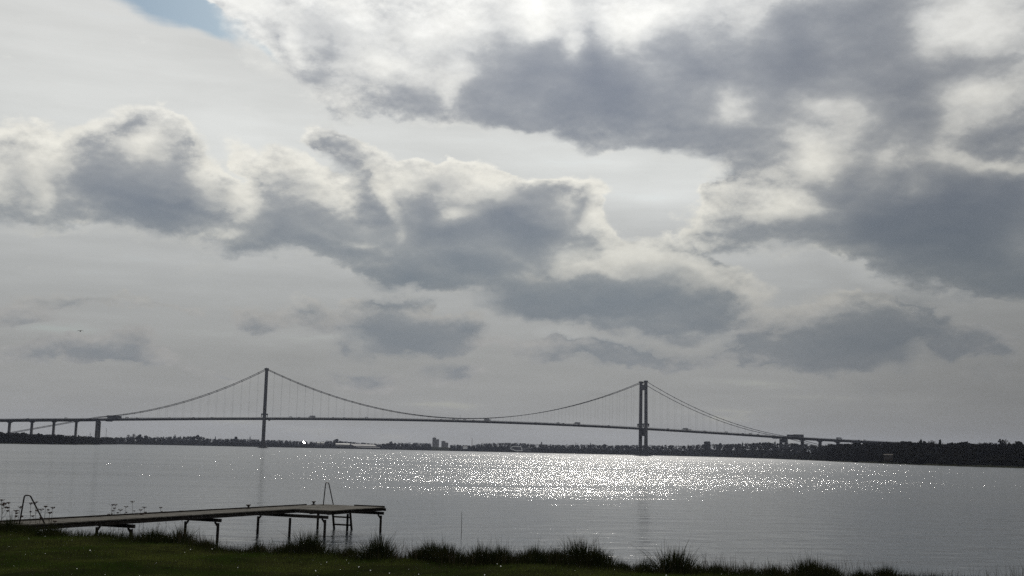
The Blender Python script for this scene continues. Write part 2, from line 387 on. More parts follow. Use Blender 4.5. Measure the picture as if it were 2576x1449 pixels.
ORD = ['first', 'second', 'third', 'fourth', 'fifth', 'sixth', 'seventh', 'eighth', 'ninth', 'tenth', 'eleventh', 'twelfth', 'thirteenth',
       'fourteenth', 'fifteenth', 'sixteenth', 'seventeenth', 'eighteenth', 'nineteenth', 'twentieth', 'twenty-first', 'twenty-second',
       'twenty-third', 'twenty-fourth', 'twenty-fifth', 'twenty-sixth', 'twenty-seventh', 'twenty-eighth', 'twenty-ninth', 'thirtieth',
       'thirty-first', 'thirty-second', 'thirty-third', 'thirty-fourth', 'thirty-fifth', 'thirty-sixth', 'thirty-seventh', 'thirty-eighth', 'thirty-ninth', 'fortieth']

# ------------------------------------------------------------------ materials
def pmat(name, c1, c2, rough=0.8, scale=3.0, stretch=(1, 1, 1), bump=0.0, metal=0.0, detail=5.0, spec=0.12, trans=0.0):
    m = bpy.data.materials.new(name); m.use_nodes = True
    t = m.node_tree; t.nodes.clear(); k = NT(t)
    tc = k.n('ShaderNodeTexCoord')
    vec = k.v('MULTIPLY', tc.outputs['Object'], stretch)
    nz = k.noise(vec, scale, detail, 0.6)
    col = k.mix(k.step(nz, 0.3, 0.7), c1 + (1,), c2 + (1,))
    b = k.n('ShaderNodeBsdfPrincipled')
    k.put(b.inputs['Base Color'], col); b.inputs['Roughness'].default_value = rough
    b.inputs['Metallic'].default_value = metal; b.inputs['Specular IOR Level'].default_value = spec
    if bump:
        bp = k.n('ShaderNodeBump'); bp.inputs['Strength'].default_value = 0.6; bp.inputs['Distance'].default_value = bump
        t.links.new(nz, bp.inputs['Height']); t.links.new(bp.outputs[0], b.inputs['Normal'])
    sh = b.outputs[0]
    if trans:
        tr = k.n('ShaderNodeBsdfTranslucent'); k.put(tr.inputs['Color'], col)
        ms = k.n('ShaderNodeMixShader'); ms.inputs[0].default_value = trans
        t.links.new(sh, ms.inputs[1]); t.links.new(tr.outputs[0], ms.inputs[2]); sh = ms.outputs[0]
    o = k.n('ShaderNodeOutputMaterial'); t.links.new(sh, o.inputs[0])
    return m
M = {
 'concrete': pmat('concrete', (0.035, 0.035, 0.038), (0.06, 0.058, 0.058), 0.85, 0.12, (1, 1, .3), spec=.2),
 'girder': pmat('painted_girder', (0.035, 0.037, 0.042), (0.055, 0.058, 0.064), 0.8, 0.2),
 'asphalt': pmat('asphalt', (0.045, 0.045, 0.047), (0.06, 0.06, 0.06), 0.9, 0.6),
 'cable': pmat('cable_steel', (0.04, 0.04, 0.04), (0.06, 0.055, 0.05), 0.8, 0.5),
 'rail': pmat('rail_steel', (0.12, 0.12, 0.13), (0.18, 0.18, 0.18), 0.5, 2.0),
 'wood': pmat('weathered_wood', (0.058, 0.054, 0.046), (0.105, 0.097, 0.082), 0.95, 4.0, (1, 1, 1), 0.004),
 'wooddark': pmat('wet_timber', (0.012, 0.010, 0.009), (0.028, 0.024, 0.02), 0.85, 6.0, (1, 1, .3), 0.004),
 'tube': pmat('dark_steel_tube', (0.02, 0.02, 0.022), (0.04, 0.035, 0.03), 0.5, 8.0, metal=0.3),
 'iron': pmat('cast_iron', (0.02, 0.02, 0.02), (0.045, 0.035, 0.03), 0.7, 30.0, bump=0.002),
 'soil': pmat('bank_soil', (0.008, 0.009, 0.004), (0.016, 0.016, 0.007), 1.0, 2.0, bump=0.02, spec=.0),
 'farland': pmat('far_fields', (0.010, 0.012, 0.008), (0.022, 0.022, 0.014), 1.0, 0.01, spec=0.0),
 'lawn': pmat('lawn_blades', (0.026, 0.050, 0.008), (0.085, 0.098, 0.024), 0.85, .8, trans=0.2, spec=.0),
 'tuft': pmat('tuft_blades', (0.010, 0.016, 0.005), (0.030, 0.030, 0.012), 0.85, 2.5, trans=0.15, spec=.0),
 'straw': pmat('dry_stalks', (0.03, 0.024, 0.018), (0.07, 0.055, 0.04), 0.9, 5.0, trans=0.1, spec=.0),
 'umbel': pmat('dry_umbels', (0.035, 0.02, 0.016), (0.07, 0.04, 0.03), 0.9, 20.0),
 'daisy': pmat('daisy_petals', (0.7, 0.7, 0.66), (0.8, 0.8, 0.75), 0.6, 3.0),
 'crown': pmat('bare_crowns', (0.008, 0.008, 0.007), (0.018, 0.017, 0.013), 0.95, 0.03, spec=.0),
 'crown2': pmat('evergreen_crown', (0.010, 0.016, 0.010), (0.020, 0.028, 0.014), 0.95, 0.2, spec=.0),
 'bark': pmat('bark', (0.03, 0.025, 0.02), (0.06, 0.05, 0.04), 0.95, 1.5),
 'plaster': pmat('grey_plaster', (0.16, 0.155, 0.15), (0.22, 0.21, 0.2), 0.85, 0.2),
 'white': pmat('white_cladding', (0.72, 0.72, 0.70), (0.82, 0.82, 0.80), 0.5, 0.2),
 'roofdark': pmat('dark_roofing', (0.05, 0.05, 0.055), (0.08, 0.075, 0.075), 0.7, 0.3),
 'brick': pmat('dull_brick', (0.12, 0.06, 0.045), (0.17, 0.09, 0.06), 0.9, 0.4),
 'metalroof': pmat('sheet_metal_roof', (0.28, 0.28, 0.27), (0.36, 0.36, 0.34), 0.42, 0.05, metal=0.85),
 'fieldroof': pmat('pale_corrugated_roof', (0.10, 0.10, 0.105), (0.17, 0.17, 0.17), 0.6, 0.06, (1, .3, 1), metal=.3),
 'glass': pmat('window_glass', (0.03, 0.035, 0.04), (0.05, 0.055, 0.06), 0.1, 0.5, spec=.6),
 'mirror': pmat('polished_panel', (0.8, 0.8, 0.78), (0.9, 0.9, 0.88), 0.16, 0.3, metal=1.0),
 'carw': pmat('pale_car_paint', (0.5, 0.5, 0.5), (0.6, 0.6, 0.6), 0.3, 1.0, spec=.5),
 'card': pmat('dark_car_paint', (0.03, 0.03, 0.04), (0.06, 0.06, 0.07), 0.3, 1.0, spec=.5),
 'tyre': pmat('tyre_rubber', (0.02, 0.02, 0.02), (0.03, 0.03, 0.03), 0.9, 3.0),
 'tarp': pmat('lorry_box', (0.2, 0.2, 0.22), (0.3, 0.3, 0.3), 0.7, 0.5),
 'feather': pmat('gull_feathers', (0.05, 0.05, 0.055), (0.12, 0.12, 0.12), 0.8, 10.0),
}

# ------------------------------------------------------------------ water
def water_material():
    m = bpy.data.materials.new('fjord_water'); m.use_nodes = True
    t = m.node_tree; t.nodes.clear(); k = NT(t)
    geo = k.n('ShaderNodeNewGeometry'); pos = geo.outputs['Position']
    sp = k.n('ShaderNodeSeparateXYZ'); t.links.new(pos, sp.inputs[0])
    # wind comes from the far left; waves lie roughly across the view
    rot = k.n('ShaderNodeVectorRotate', rotation_type='Z_AXIS'); t.links.new(pos, rot.inputs['Vector']); rot.inputs['Angle'].default_value = R(-14)
    q = rot.outputs[0]
    n1 = k.noise(k.v('MULTIPLY', q, (0.5, 1.0, 1)), 0.55, 3.0, 0.55)      # long chop
    n2 = k.noise(k.v('MULTIPLY', q, (0.5, 1.3, 1)), 2.6, 3.0, 0.6)         # wavelets
    n3 = k.noise(q, 11.0, 2.0, 0.6)                                         # ripples
    gust = k.noise(k.v('MULTIPLY', q, (0.35, 1.6, 1)), 0.012, 4.0, 0.55)
    gs = k.step(gust, 0.38, 0.60, 0.60, 1.15)
    shel = k.step(sp.outputs[1], 72, 125, 0.20, 1.0)                       # sheltered near the bank
    pat = k.noise(k.v('MULTIPLY', q, (0.22, 1.0, 1)), 0.16, 3.0, 0.6)
    pt = k.step(pat, 0.40, 0.60, 0.55, 1.20)
    h = k.m('ADD', k.m('MULTIPLY', n1, 0.36), k.m('MULTIPLY', pt, k.m('ADD', k.m('MULTIPLY', n2, 0.116), k.m('MULTIPLY', n3, 0.032))))
    h = k.m('MULTIPLY', k.m('MULTIPLY', h, shel), gs)
    h = k.m('MULTIPLY_ADD', k.m('MULTIPLY', n1, k.m('SUBTRACT', 1.0, shel)), 0.13, h)
    bp = k.n('ShaderNodeBump'); bp.inputs['Strength'].default_value = 1.0; bp.inputs['Distance'].default_value = 1.0
    t.links.new(h, bp.inputs['Height'])
    b = k.n('ShaderNodeBsdfPrincipled')
    b.inputs['Base Color'].default_value = (0.044, 0.052, 0.060, 1)
    k.put(b.inputs['Roughness'], k.step(sp.outputs[1], 60, 900, 0.13, 0.23, smooth=False)); b.inputs['IOR'].default_value = 1.333
    t.links.new(bp.outputs[0], b.inputs['Normal'])
    o = k.n('ShaderNodeOutputMaterial'); t.links.new(b.outputs[0], o.inputs[0])
    return m
wat = link_mesh('water', [(-5600, -300, 0), (5600, -300, 0), (5600, 8600, 0), (-5600, 8600, 0)], [(0, 1, 2, 3)], water_material())
tag(wat, kind='structure')

# ------------------------------------------------------------------ near bank
EX = [-60, -30, -16, -13, -10.1, -5.7, -2.16, 1.08, 4.4, 6.55, 7.2, 12, 30, 60]
EY = [38, 33, 29.5, 26, 23.4, 21.6, 19.7, 18.7, 18.4, 17.6, 17.0, 15.0, 10, 4]
def edge_y(x): return np.interp(x, EX, EY) + 0.22 * np.sin(x * 1.7) + 0.12 * np.sin(x * 4.1 + 1)
def ground_z(x, y):
    d = y - edge_y(x)
    z = 1.52 + 0.035 * np.sin(x * 0.9 + y * .4) + 0.02 * np.sin(x * 2.3 - y * 1.7)
    z = z + np.clip((14 - y) / 14, 0, 1) * 0.12
    left = np.clip((-9 - x) / 5, 0, 1)
    beach = 0.75 * left
    drop = np.clip(d / 1.6, 0, 1); drop = drop * drop * (3 - 2 * drop)
    z = z - drop * (1.15 - beach * 0.9)
    z = z - np.clip((d - 1.6) / 7.0, 0, 3) * (0.62)
    return z
gx = np.concatenate([np.linspace(-60, -16, 23)[:-1], np.linspace(-16, 12, 141), np.linspace(12, 60, 25)[1:]])
gy = np.concatenate([np.linspace(-60, 10, 30)[:-1], np.linspace(10, 46, 181)])
GX, GY = np.meshgrid(gx, gy)
GZ = ground_z(GX, GY) + rng.normal(0, 0.008, GX.shape)
nx, ny = len(gx), len(gy)
idx = np.arange(nx * ny).reshape(ny, nx)
F = np.stack([idx[:-1, :-1], idx[:-1, 1:], idx[1:, 1:], idx[1:, :-1]], -1).reshape(-1, 4)
tag(np_mesh('ground', np.stack([GX, GY, GZ], -1).reshape(-1, 3), F, M['soil'], smooth=True), kind='structure')

def blades(P, length, width, lean, seg=2, bend=0.5):
    """tapering curved blades as triangles; P (n,3)"""
    n = len(P)
    az_ = rng.uniform(0, 2 * np.pi, n); face = rng.uniform(0, 2 * np.pi, n)
    ln = np.stack([np.cos(az_), np.sin(az_)], -1)[:, :] * lean[:, None]
    wd = np.stack([np.cos(face), np.sin(face), np.zeros(n)], -1) * (width[:, None] / 2)
    rows = []
    for i in range(seg + 1):
        tt = i / seg
        c = P.copy()
        c[:, :2] += ln * (tt ** (1 + bend)) * length[:, None]
        c[:, 2] += length * tt * np.sqrt(np.clip(1 - (lean * tt) ** 2 * .8, .05, 1))
        if i < seg: rows += [c - wd * (1 - tt * .55), c + wd * (1 - tt * .55)]
        else: rows += [c]
    V = np.stack(rows, 1)
    k = V.shape[1]
    b = (np.arange(n) * k)[:, None]
    tri = []
    for i in range(seg):
        a = 2 * i
        if i < seg - 1: tri += [[a, a + 1, a + 3], [a, a + 3, a + 2]]
        else: tri += [[a, a + 1, a + 2]]
    F = (b[:, :, None] + np.array(tri)[None]).reshape(-1, 3)
    return V.reshape(-1, 3), F
def on_ground(x, y): return np.stack([x, y, ground_z(x, y) - 0.01], -1)
n = 260000
y = rng.uniform(11.5, 27, n * 2); x = rng.uniform(-.5, .47, n * 2) * y
keep = (y < edge_y(x) + 0.5); x, y = x[keep][:n], y[keep][:n]
patch = 0.5 + 0.5 * np.sin(x * 1.1 + 2 * np.sin(y * .7)) * np.sin(y * 1.9 + x * .5)
V, F = blades(on_ground(x, y), rng.uniform(.025, .06, len(x)) * (0.8 + .7 * patch), rng.uniform(.003, .006, len(x)), rng.uniform(.1, .8, len(x)), seg=1)
tag(np_mesh('lawn_grass', V, F, M['lawn']), 'short dark green mown lawn covering the foreground bank', 'grass', kind='stuff')
# white specks of daisies
n = 420
y = rng.uniform(12, 26, n); x = rng.uniform(-.46, .42, n) * y
k_ = y < edge_y(x) - .2; x, y = x[k_], y[k_]; n = len(x)
Vd, Fd = [], []
for i in range(n):
    r = rnd.uniform(.004, .011); c = Vector((x[i], y[i], float(ground_z(x[i], y[i])) + rnd.uniform(.04, .07)))
    tilt = Matrix.Rotation(rnd.uniform(-1.0, 1.0), 3, 'X') @ Matrix.Rotation(rnd.uniform(-.8, .8), 3, 'Y')
    b0 = len(Vd)
    for j in range(6):
        a = j * math.pi / 3; Vd.append(c + tilt @ Vector((r * math.cos(a), r * math.sin(a), 0)))
    Vd.append(c + tilt @ Vector((0, 0, r * .3)))
    Fd += [(b0 + j, b0 + (j + 1) % 6, b0 + 6) for j in range(6)]
tag(link_mesh('daisies', Vd, Fd, M['daisy']), 'tiny white daisy specks scattered over the dark lawn', 'flowers', kind='stuff')
# fringe of rough grass along the edge
n = 34000
x = rng.uniform(-15, 9, n); dy = rng.normal(0.05, .32, n); y = edge_y(x) + dy
V, F = blades(on_ground(x, y), rng.uniform(.06, .20, n) * (1 + .35 * np.sin(x * 3.1) * np.sin(x * 1.3 + 1)) * np.where(rng.uniform(0, 1, n) < .08, 1.7, 1), rng.uniform(.003, .007, n), rng.uniform(.1, .7, n), seg=2)
tag(np_mesh('edge_grass', V, F, M['tuft']), 'rough uncut grass fringe along the top of the bank', 'grass', kind='stuff')
n = 5200
x = rng.uniform(-6, 9, n); y = edge_y(x) + rng.normal(.25, .35, n)
cl = 0.5 + 0.5 * np.sin(x * 2.1 + 1.3) * np.sin(x * .77)
V1, F1 = blades(on_ground(x, y), rng.uniform(.10, .34, n) * (.35 + cl + .35 * np.clip((x - 3) / 3, 0, 1)), rng.uniform(.003, .006, n), rng.uniform(.0, .35, n), seg=3)
n = 900                                   # stalks on the beach under the jetty
x = rng.uniform(-15.5, -8.5, n); y = edge_y(x) + rng.uniform(1.0, 7, n)
V2, F2 = blades(on_ground(x, y), rng.uniform(.25, .75, n), rng.uniform(.004, .009, n), rng.uniform(.05, .55, n), seg=3)
tag(np_mesh('dry_stalks', np.concatenate([V1, V2]), np.concatenate([F1, F2 + len(V1)]), M['straw']),
    'thin dry stalks rising from the bank and around the jetty', 'dry grass', kind='stuff')

# tufts, one object each
def tuft_mesh(nb, h, rad, seed):
    r = rng.uniform(0, 1, nb) ** .7 * rad; a = rng.uniform(0, 2 * np.pi, nb)
    Pn = np.stack([r * np.cos(a), r * np.sin(a), np.zeros(nb) - .03], -1)
    L = h * rng.uniform(.45, 1.05, nb) * (1 - .35 * (r / rad) ** 2)
    L = L * np.where(rng.uniform(0, 1, nb) < .06, 1.55, 1.0)
    lean = np.clip(r / rad * .55 + rng.normal(0, .13, nb), 0, .9)
    V, F = blades(Pn, L, rng.uniform(.004, .009, nb), lean, seg=3)
    # lean outwards from the middle
    k = 7; V = V.reshape(nb, k, 3)
    for i, tt in ((2, 1 / 3), (3, 1 / 3), (4, 2 / 3), (5, 2 / 3), (6, 1.0)):
        V[:, i, 0] += np.cos(a) * lean * L * .7 * tt ** 1.5; V[:, i, 1] += np.sin(a) * lean * L * .7 * tt ** 1.5
    o = np_mesh('grass_tuft', V.reshape(-1, 3), F, M['tuft'])
    me = o.data; bpy.data.objects.remove(o)
    return me
protos = [tuft_mesh(900, .34, .20, 0), tuft_mesh(650, .26, .17, 1), tuft_mesh(420, .22, .20, 2), tuft_mesh(1100, .30, .26, 3)]
TUFTS = [ # px, size, proto, words
 (18, 1.0, 3, 'broad low'), (75, .8, 2, 'thin low'), (128, 1.0, 3, 'dark rounded'), (250, .7, 2, 'small ragged'), (385, 1.1, 3, 'broad dark'), (452, 1.1, 0, 'tall dark'), (520, .7, 1, 'small'),
 (645, .95, 1, 'olive'), (726, .9, 3, 'broad dark'), (775, 1.3, 0, 'tall bushy'), (880, .8, 1, 'small olive'), (952, 1.35, 0, 'large spiky dark'), (1055, 1.0, 1, 'medium'),
 (1085, 1.1, 0, 'spiky'), (1122, 1.15, 3, 'large rounded'), (1170, .9, 1, 'medium ragged'), (1211, 1.2, 0, 'tall dark'), (1258, 1.1, 3, 'broad'), (1314, .85, 2, 'thin'),
 (1345, 1.1, 3, 'dark rounded'), (1399, 1.0, 0, 'dark spiky'), (1457, 1.45, 0, 'largest spiky dark'), (1500, 1.1, 3, 'dense dark'), (1563, .8, 2, 'low thin'), (1621, 1.0, 1, 'medium spiky'),
 (1700, 1.5, 0, 'tall upright dark'), (1760, .9, 2, 'sparse'), (1805, .8, 1, 'small dark'), (1889, .85, 2, 'sparse straw-coloured'), (1945, 1.0, 1, 'medium'), (2039, 1.1, 3, 'wide low'),
 (2085, .9, 0, 'narrow'), (2168, .8, 1, 'small ragged'), (2230, .9, 3, 'low wide'), (2291, .8, 2, 'thin low'), (2350, .7, 1, 'small end'),
]
for i, (px, sc, pi, words) in enumerate(TUFTS):
    rx, ry, _ = ray(px, 1400)
    yy = 19.0
    for _k in range(8): yy = float(edge_y(rx / ry * yy)) + .12
    xx = rx / ry * yy
    o = bpy.data.objects.new('grass_tuft', protos[pi]); COL.objects.link(o)
    o.location = (xx, yy, float(ground_z(xx, yy))); o.rotation_euler = (0, 0, rnd.uniform(0, 6.28)); o.scale = (sc, sc, sc * rnd.uniform(.92, 1.1))
    tag(o, '%s grass tuft on the bank edge, %s from the left' % (words, ORD[i]), 'grass tuft', 'grass tufts along the bank edge')

# ------------------------------------------------------------------ jetty
JX, JY = -8.072, 44.686
JA = 1.132                # local x runs along the walkway away from the shore, local y to its left
jet = empty('jetty', (JX, JY, 0), JA)
tag(jet, 'narrow weathered wooden jetty with a wider platform at its far end', 'jetty')
DZ = 0.99
pl = MB(); rr = random.Random(3)
s = -15.6
while s < 4.02:                               # walkway planks
    w_ = 0.12
    pl.box((s + w_ / 2, 0.65 + rr.uniform(-.012, .012), DZ - .016 + rr.uniform(-.004, .004)), (w_ - .012, 1.34, .032)); s += w_
pl.build('walkway_planks', M['wood'], jet)
pl = MB(); s = .22
while s < 4.02:
    pl.box((s + .06, -.85 + rr.uniform(-.012, .012), DZ - .018 + rr.uniform(-.003, .003)), (.108, 1.60, .032)); s += .12
pl.build('platform_planks', M['wood'], jet)
for t_, a_, b_ in ((0.06, -15.6, 4.03), (1.24, -15.6, 4.03)):
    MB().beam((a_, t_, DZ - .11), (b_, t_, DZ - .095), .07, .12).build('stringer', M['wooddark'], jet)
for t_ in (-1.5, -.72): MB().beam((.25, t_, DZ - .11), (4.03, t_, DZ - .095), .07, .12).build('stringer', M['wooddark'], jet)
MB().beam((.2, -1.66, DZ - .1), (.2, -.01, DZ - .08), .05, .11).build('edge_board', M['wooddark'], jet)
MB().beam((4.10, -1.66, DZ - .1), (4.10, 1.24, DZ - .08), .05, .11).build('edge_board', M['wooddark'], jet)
BENTS = [(-12.4, [0.0, 1.3]), (-8.3, [0.0, 1.4]), (-4.15, [0.0, 1.4]), (0.0, [-1.55, 0.0, 1.45]), (3.92, [-1.55, 0.0, 1.42])]
for s_, ts in BENTS:
    lo, hi = min(ts), max(ts)
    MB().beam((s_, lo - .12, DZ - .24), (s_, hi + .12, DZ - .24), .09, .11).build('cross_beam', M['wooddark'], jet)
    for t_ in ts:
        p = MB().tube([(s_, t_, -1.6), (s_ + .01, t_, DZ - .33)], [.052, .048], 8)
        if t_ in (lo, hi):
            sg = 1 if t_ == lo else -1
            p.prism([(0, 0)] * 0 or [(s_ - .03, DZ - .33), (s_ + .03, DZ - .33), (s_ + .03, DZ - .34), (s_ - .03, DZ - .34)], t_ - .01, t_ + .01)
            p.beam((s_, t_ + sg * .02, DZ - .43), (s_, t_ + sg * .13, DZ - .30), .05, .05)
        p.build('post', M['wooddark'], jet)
# ladder hung on the far end of the platform
lad = empty('ladder', (0, 0, 0)); lad.parent = jet
for t_ in (.08, .92):
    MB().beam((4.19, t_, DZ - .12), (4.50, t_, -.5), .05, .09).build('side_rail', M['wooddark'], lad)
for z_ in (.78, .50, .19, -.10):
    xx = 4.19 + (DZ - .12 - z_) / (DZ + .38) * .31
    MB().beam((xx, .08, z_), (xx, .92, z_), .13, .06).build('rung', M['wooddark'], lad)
def handrail(s0, s1, t_, h, par):
    pts = [(s0, t_, DZ)]
    pts += [(s0 + .10, t_, DZ + h * .93), (s0 + .12, t_, DZ + h * .985), (s0 + .16, t_, DZ + h), (s0 + .25, t_, DZ + h), (s0 + .30, t_, DZ + h * .985), (s0 + .34, t_, DZ + h * .94), (s1, t_, DZ)]
    return MB().tube(pts, .021, 8).build('handrail', M['tube'], par, smooth=True)
MB().beam((-15.6, 1.30, DZ + .022), (2.9, 1.30, DZ + .022), .05, .045).build('kerb_board', M['wooddark'], jet)
MB().beam((4.0, -.25, DZ + .022), (4.0, -1.66, DZ + .022), .05, .045).build('kerb_board', M['wooddark'], jet)
handrail(3.32, 4.04, .78, .89, jet)
handrail(-12.64, -11.74, .04, .80, jet)
def cleat(s_, t_):
    c = empty('cleat', (s_, t_, DZ)); c.parent = jet
    MB().box((0, 0, .012), (.16, .12, .024)).tube([(0, 0, .02), (0, 0, .06), (0, 0, .115)], [.05, .035, .05], 8).build('base', M['iron'], c)
    MB().tube([(-.13, 0, .135), (-.09, 0, .13), (0, 0, .125), (.09, 0, .13), (.13, 0, .135)], [.016, .026, .03, .026, .016], 8).build('horn', M['iron'], c, smooth=True)
cleat(-1.0, 1.16); cleat(3.2, 1.16)
# thin stake standing in the water
x_, y_ = at_z(1160, 1350, 0)
stk = MB().tube([(x_, y_, -.8), (x_ + .01, y_, .35), (x_ + .0, y_, .93)], [.011, .010, .008], 6).build('stake', M['wooddark'])
tag(stk, 'thin bare stake standing upright in the water right of the jetty', 'stake')

# dry umbel plants
UMB = [(3.7, 390, 29), (9, 435, 28), (22, 418, 30), (40, 500, 28), (51, 462, 29), (77, 420, 31), (89, 412, 31), (104, 485, 30), (115, 455, 30), (125, 520, 29), (132, 467, 30),
       (282, 435, 39), (290, 437, 39.5), (303, 490, 39), (317, 455, 40), (333, 405, 40), (354, 490, 39), (363, 462, 40), (405, 465, 41), (418, 510, 41), (457, 500, 42)]
for i, (px, cy, D) in enumerate(UMB):
    py = 1163.6 + cy * .2442
    top = at_dist(px, py, D); gz = max(float(ground_z(top.x, D)), -.25)
    H = top.z - gz
    u = empty('umbel_plant', (top.x, D, gz))
    side = 'left of the shore handrail' if px < 60 else ('right beside the shore handrail' if px < 140 else 'rising behind the jetty walkway')
    k_i = i if px < 60 else (i - 5 if px < 140 else i - 11)
    tag(u, 'dry brown umbel plant %s, %s from the left there' % (side, ORD[k_i]), 'dry plant', 'dry umbel plants near the jetty')
    r_ = random.Random(i)
    bx, by = r_.uniform(-.08, .08), r_.uniform(-.05, .05)
    st = MB().tube([(bx * 2, by, 0), (bx, by, H * .5), (0, 0, H)], [.006, .005, .004], 5)
    heads = [(0, 0, H, r_.uniform(.05, .085))]
    for _ in range(r_.choice([1, 2, 2, 3])):
        a = r_.uniform(0, 6.28); L = r_.uniform(.08, .2); z0 = H * r_.uniform(.62, .85)
        e_ = (math.cos(a) * L * .6, math.sin(a) * L * .6, z0 + L)
        st.tube([(bx * .4, by * .4, z0), ((bx * .4 + e_[0]) / 2 + .01, e_[1] / 2, z0 + L * .4), e_], [.004, .003, .003], 4)
        heads.append((*e_, r_.uniform(.025, .05)))
    for _ in range(3):
        a = r_.uniform(0, 6.28); z0 = H * r_.uniform(.2, .6)
        st.tube([(bx, by, z0), (bx + math.cos(a) * .05, by + math.sin(a) * .05, z0 + .03), (bx + math.cos(a) * .12, by + math.sin(a) * .12, z0 - .02)], [.004, .006, .002], 4)
    st.build('stem', M['straw'], u)
    for hx, hy, hz, hr in heads:
        hd = MB()
        for _ in range(16):
            a = r_.uniform(0, 6.28); q_ = hr * math.sqrt(r_.random())
            c = (hx + math.cos(a) * q_, hy + math.sin(a) * q_, hz + r_.uniform(-.012, .012) + .01)
            hd.tube([(hx, hy, hz - hr * .5), c], [.0015, .002], 3)
            hd.box(c, (.018, .018, .012), rz=a)
        hd.build('flower_head', M['umbel'], u)

# ------------------------------------------------------------------ far shore
def hor(px): return 1106.7 + (px + 20.7) * 0.021332
# px, shoreline distance, main wood distance, skyline y
SH = [(-500, 900, 1100, 1075), (-200, 1000, 1180, 1082), (0, 1100, 1250, 1087), (60, 1130, 1280, 1088), (110, 1180, 1330, 1092), (180, 1280, 1420, 1094), (235, 1500, 1620, 1097), (252, 1800, 1900, 1097),
      (275, 1850, 2000, 1098), (300, 2200, 2350, 1100), (334, 2300, 2450, 1098), (380, 2500, 2650, 1099), (439, 2700, 2850, 1098), (500, 2700, 2850, 1097), (530, 2700, 2900, 1104), (586, 2750, 2900, 1103), (663, 2800, 3000, 1106),
      (746, 2850, 3050, 1108), (793, 2900, 3100, 1112), (840, 2950, 3150, 1107), (892, 3000, 3250, 1112), (951, 3000, 3250, 1116), (980, 3000, 3250, 1114), (1039, 3000, 3250, 1113), (1080, 3000, 3250, 1115), (1141, 3000, 3250, 1118),
      (1185, 3000, 3250, 1120), (1215, 2900, 3100, 1115), (1297, 2800, 3000, 1113), (1346, 2800, 3000, 1117), (1440, 2700, 2950, 1119), (1486, 2700, 2900, 1117), (1521, 2700, 2900, 1120), (1616, 2650, 2850, 1119),
      (1697, 2550, 2750, 1120), (1740, 2500, 2700, 1120), (1779, 2450, 2650, 1116), (1824, 2300, 2500, 1117), (1888, 2000, 2300, 1114), (1932, 1800, 2150, 1112), (1972, 1600, 2080, 1114), (2028, 1350, 2060, 1117),
      (2075, 1180, 1500, 1118), (2116, 1030, 1280, 1116), (2180, 920, 1100, 1114), (2262, 800, 960, 1113), (2330, 735, 880, 1113), (2364, 710, 860, 1117), (2408, 690, 840, 1114), (2466, 665, 810, 1114), (2525, 650, 800, 1115), (2576, 640, 790, 1117), (2800, 600, 740, 1118), (3200, 540, 660, 1120)]
SH = np.array(SH, float)
def shore(px, c): return np.interp(px, SH[:, 0], SH[:, c])
def wx(px, D):                                    # sideways position of a bearing at a distance
    return np.array([ray(p, hor(p))[0] / ray(p, hor(p))[1] for p in np.atleast_1d(px)]) * D
def top_z(px, D): return EYE + (hor(px) - shore(px, 3)) * D / FPX
pxs = np.linspace(-500, 3200, 420)
rows = []
for o_, fr in ((-40, -.12), (0, .0), (12, .12), (60, .25), (None, 1.0), (None, 1.08), (1200, 1.1), (3500, 1.3)):
    pass
def tree_h(px): return np.interp(px, [0, 300, 700, 1500, 1900, 2000, 2100, 2600], [9, 9, 9, 10, 14, 15, 12, 10.5])
def land_z(px, D):
    D0, D1 = shore(px, 1), shore(px, 2)
    g1 = np.maximum(top_z(px, D1) - tree_h(px), 1.0)
    t_ = np.clip((D - D0) / (D1 - D0), 0, 1)
    z = np.where(D < D0, (D - D0) * .02, .3 + (g1 - .3) * t_ ** 1.2)
    ext = np.clip((D - D1) / 1500, 0, 1)
    far = EYE + (g1 - EYE) * D / D1               # keeps the same bearing height behind the first ridge
    return np.where(D > D1, np.minimum(far - 3 * ext * 2, g1 + 6), z)
tt = [-60, 0, 10, 40, 90]
Vl = []
for j in range(12):
    if j < 3: D = shore(pxs, 1) + (-60, 0, 12)[j]
    elif j < 7: D = shore(pxs, 1) + (shore(pxs, 2) - shore(pxs, 1)) * (j - 2) / 4.0
    else: D = shore(pxs, 2) + (60, 200, 600, 1500, 3200)[j - 7]
    zz = land_z(pxs, D)
    if j == 2: zz = np.maximum(zz, .9)
    Vl.append(np.stack([wx(pxs, D), D, zz + (rng.normal(0, .25, len(pxs)) if j > 2 else 0)], -1))
Vl = np.stack(Vl); nr, nc = Vl.shape[:2]
idx = np.arange(nr * nc).reshape(nr, nc)
F = np.stack([idx[:-1, :-1], idx[:-1, 1:], idx[1:, 1:], idx[1:, :-1]], -1).reshape(-1, 4)
tag(np_mesh('far_shore', Vl.reshape(-1, 3), F, M['farland'], smooth=True), kind='structure')

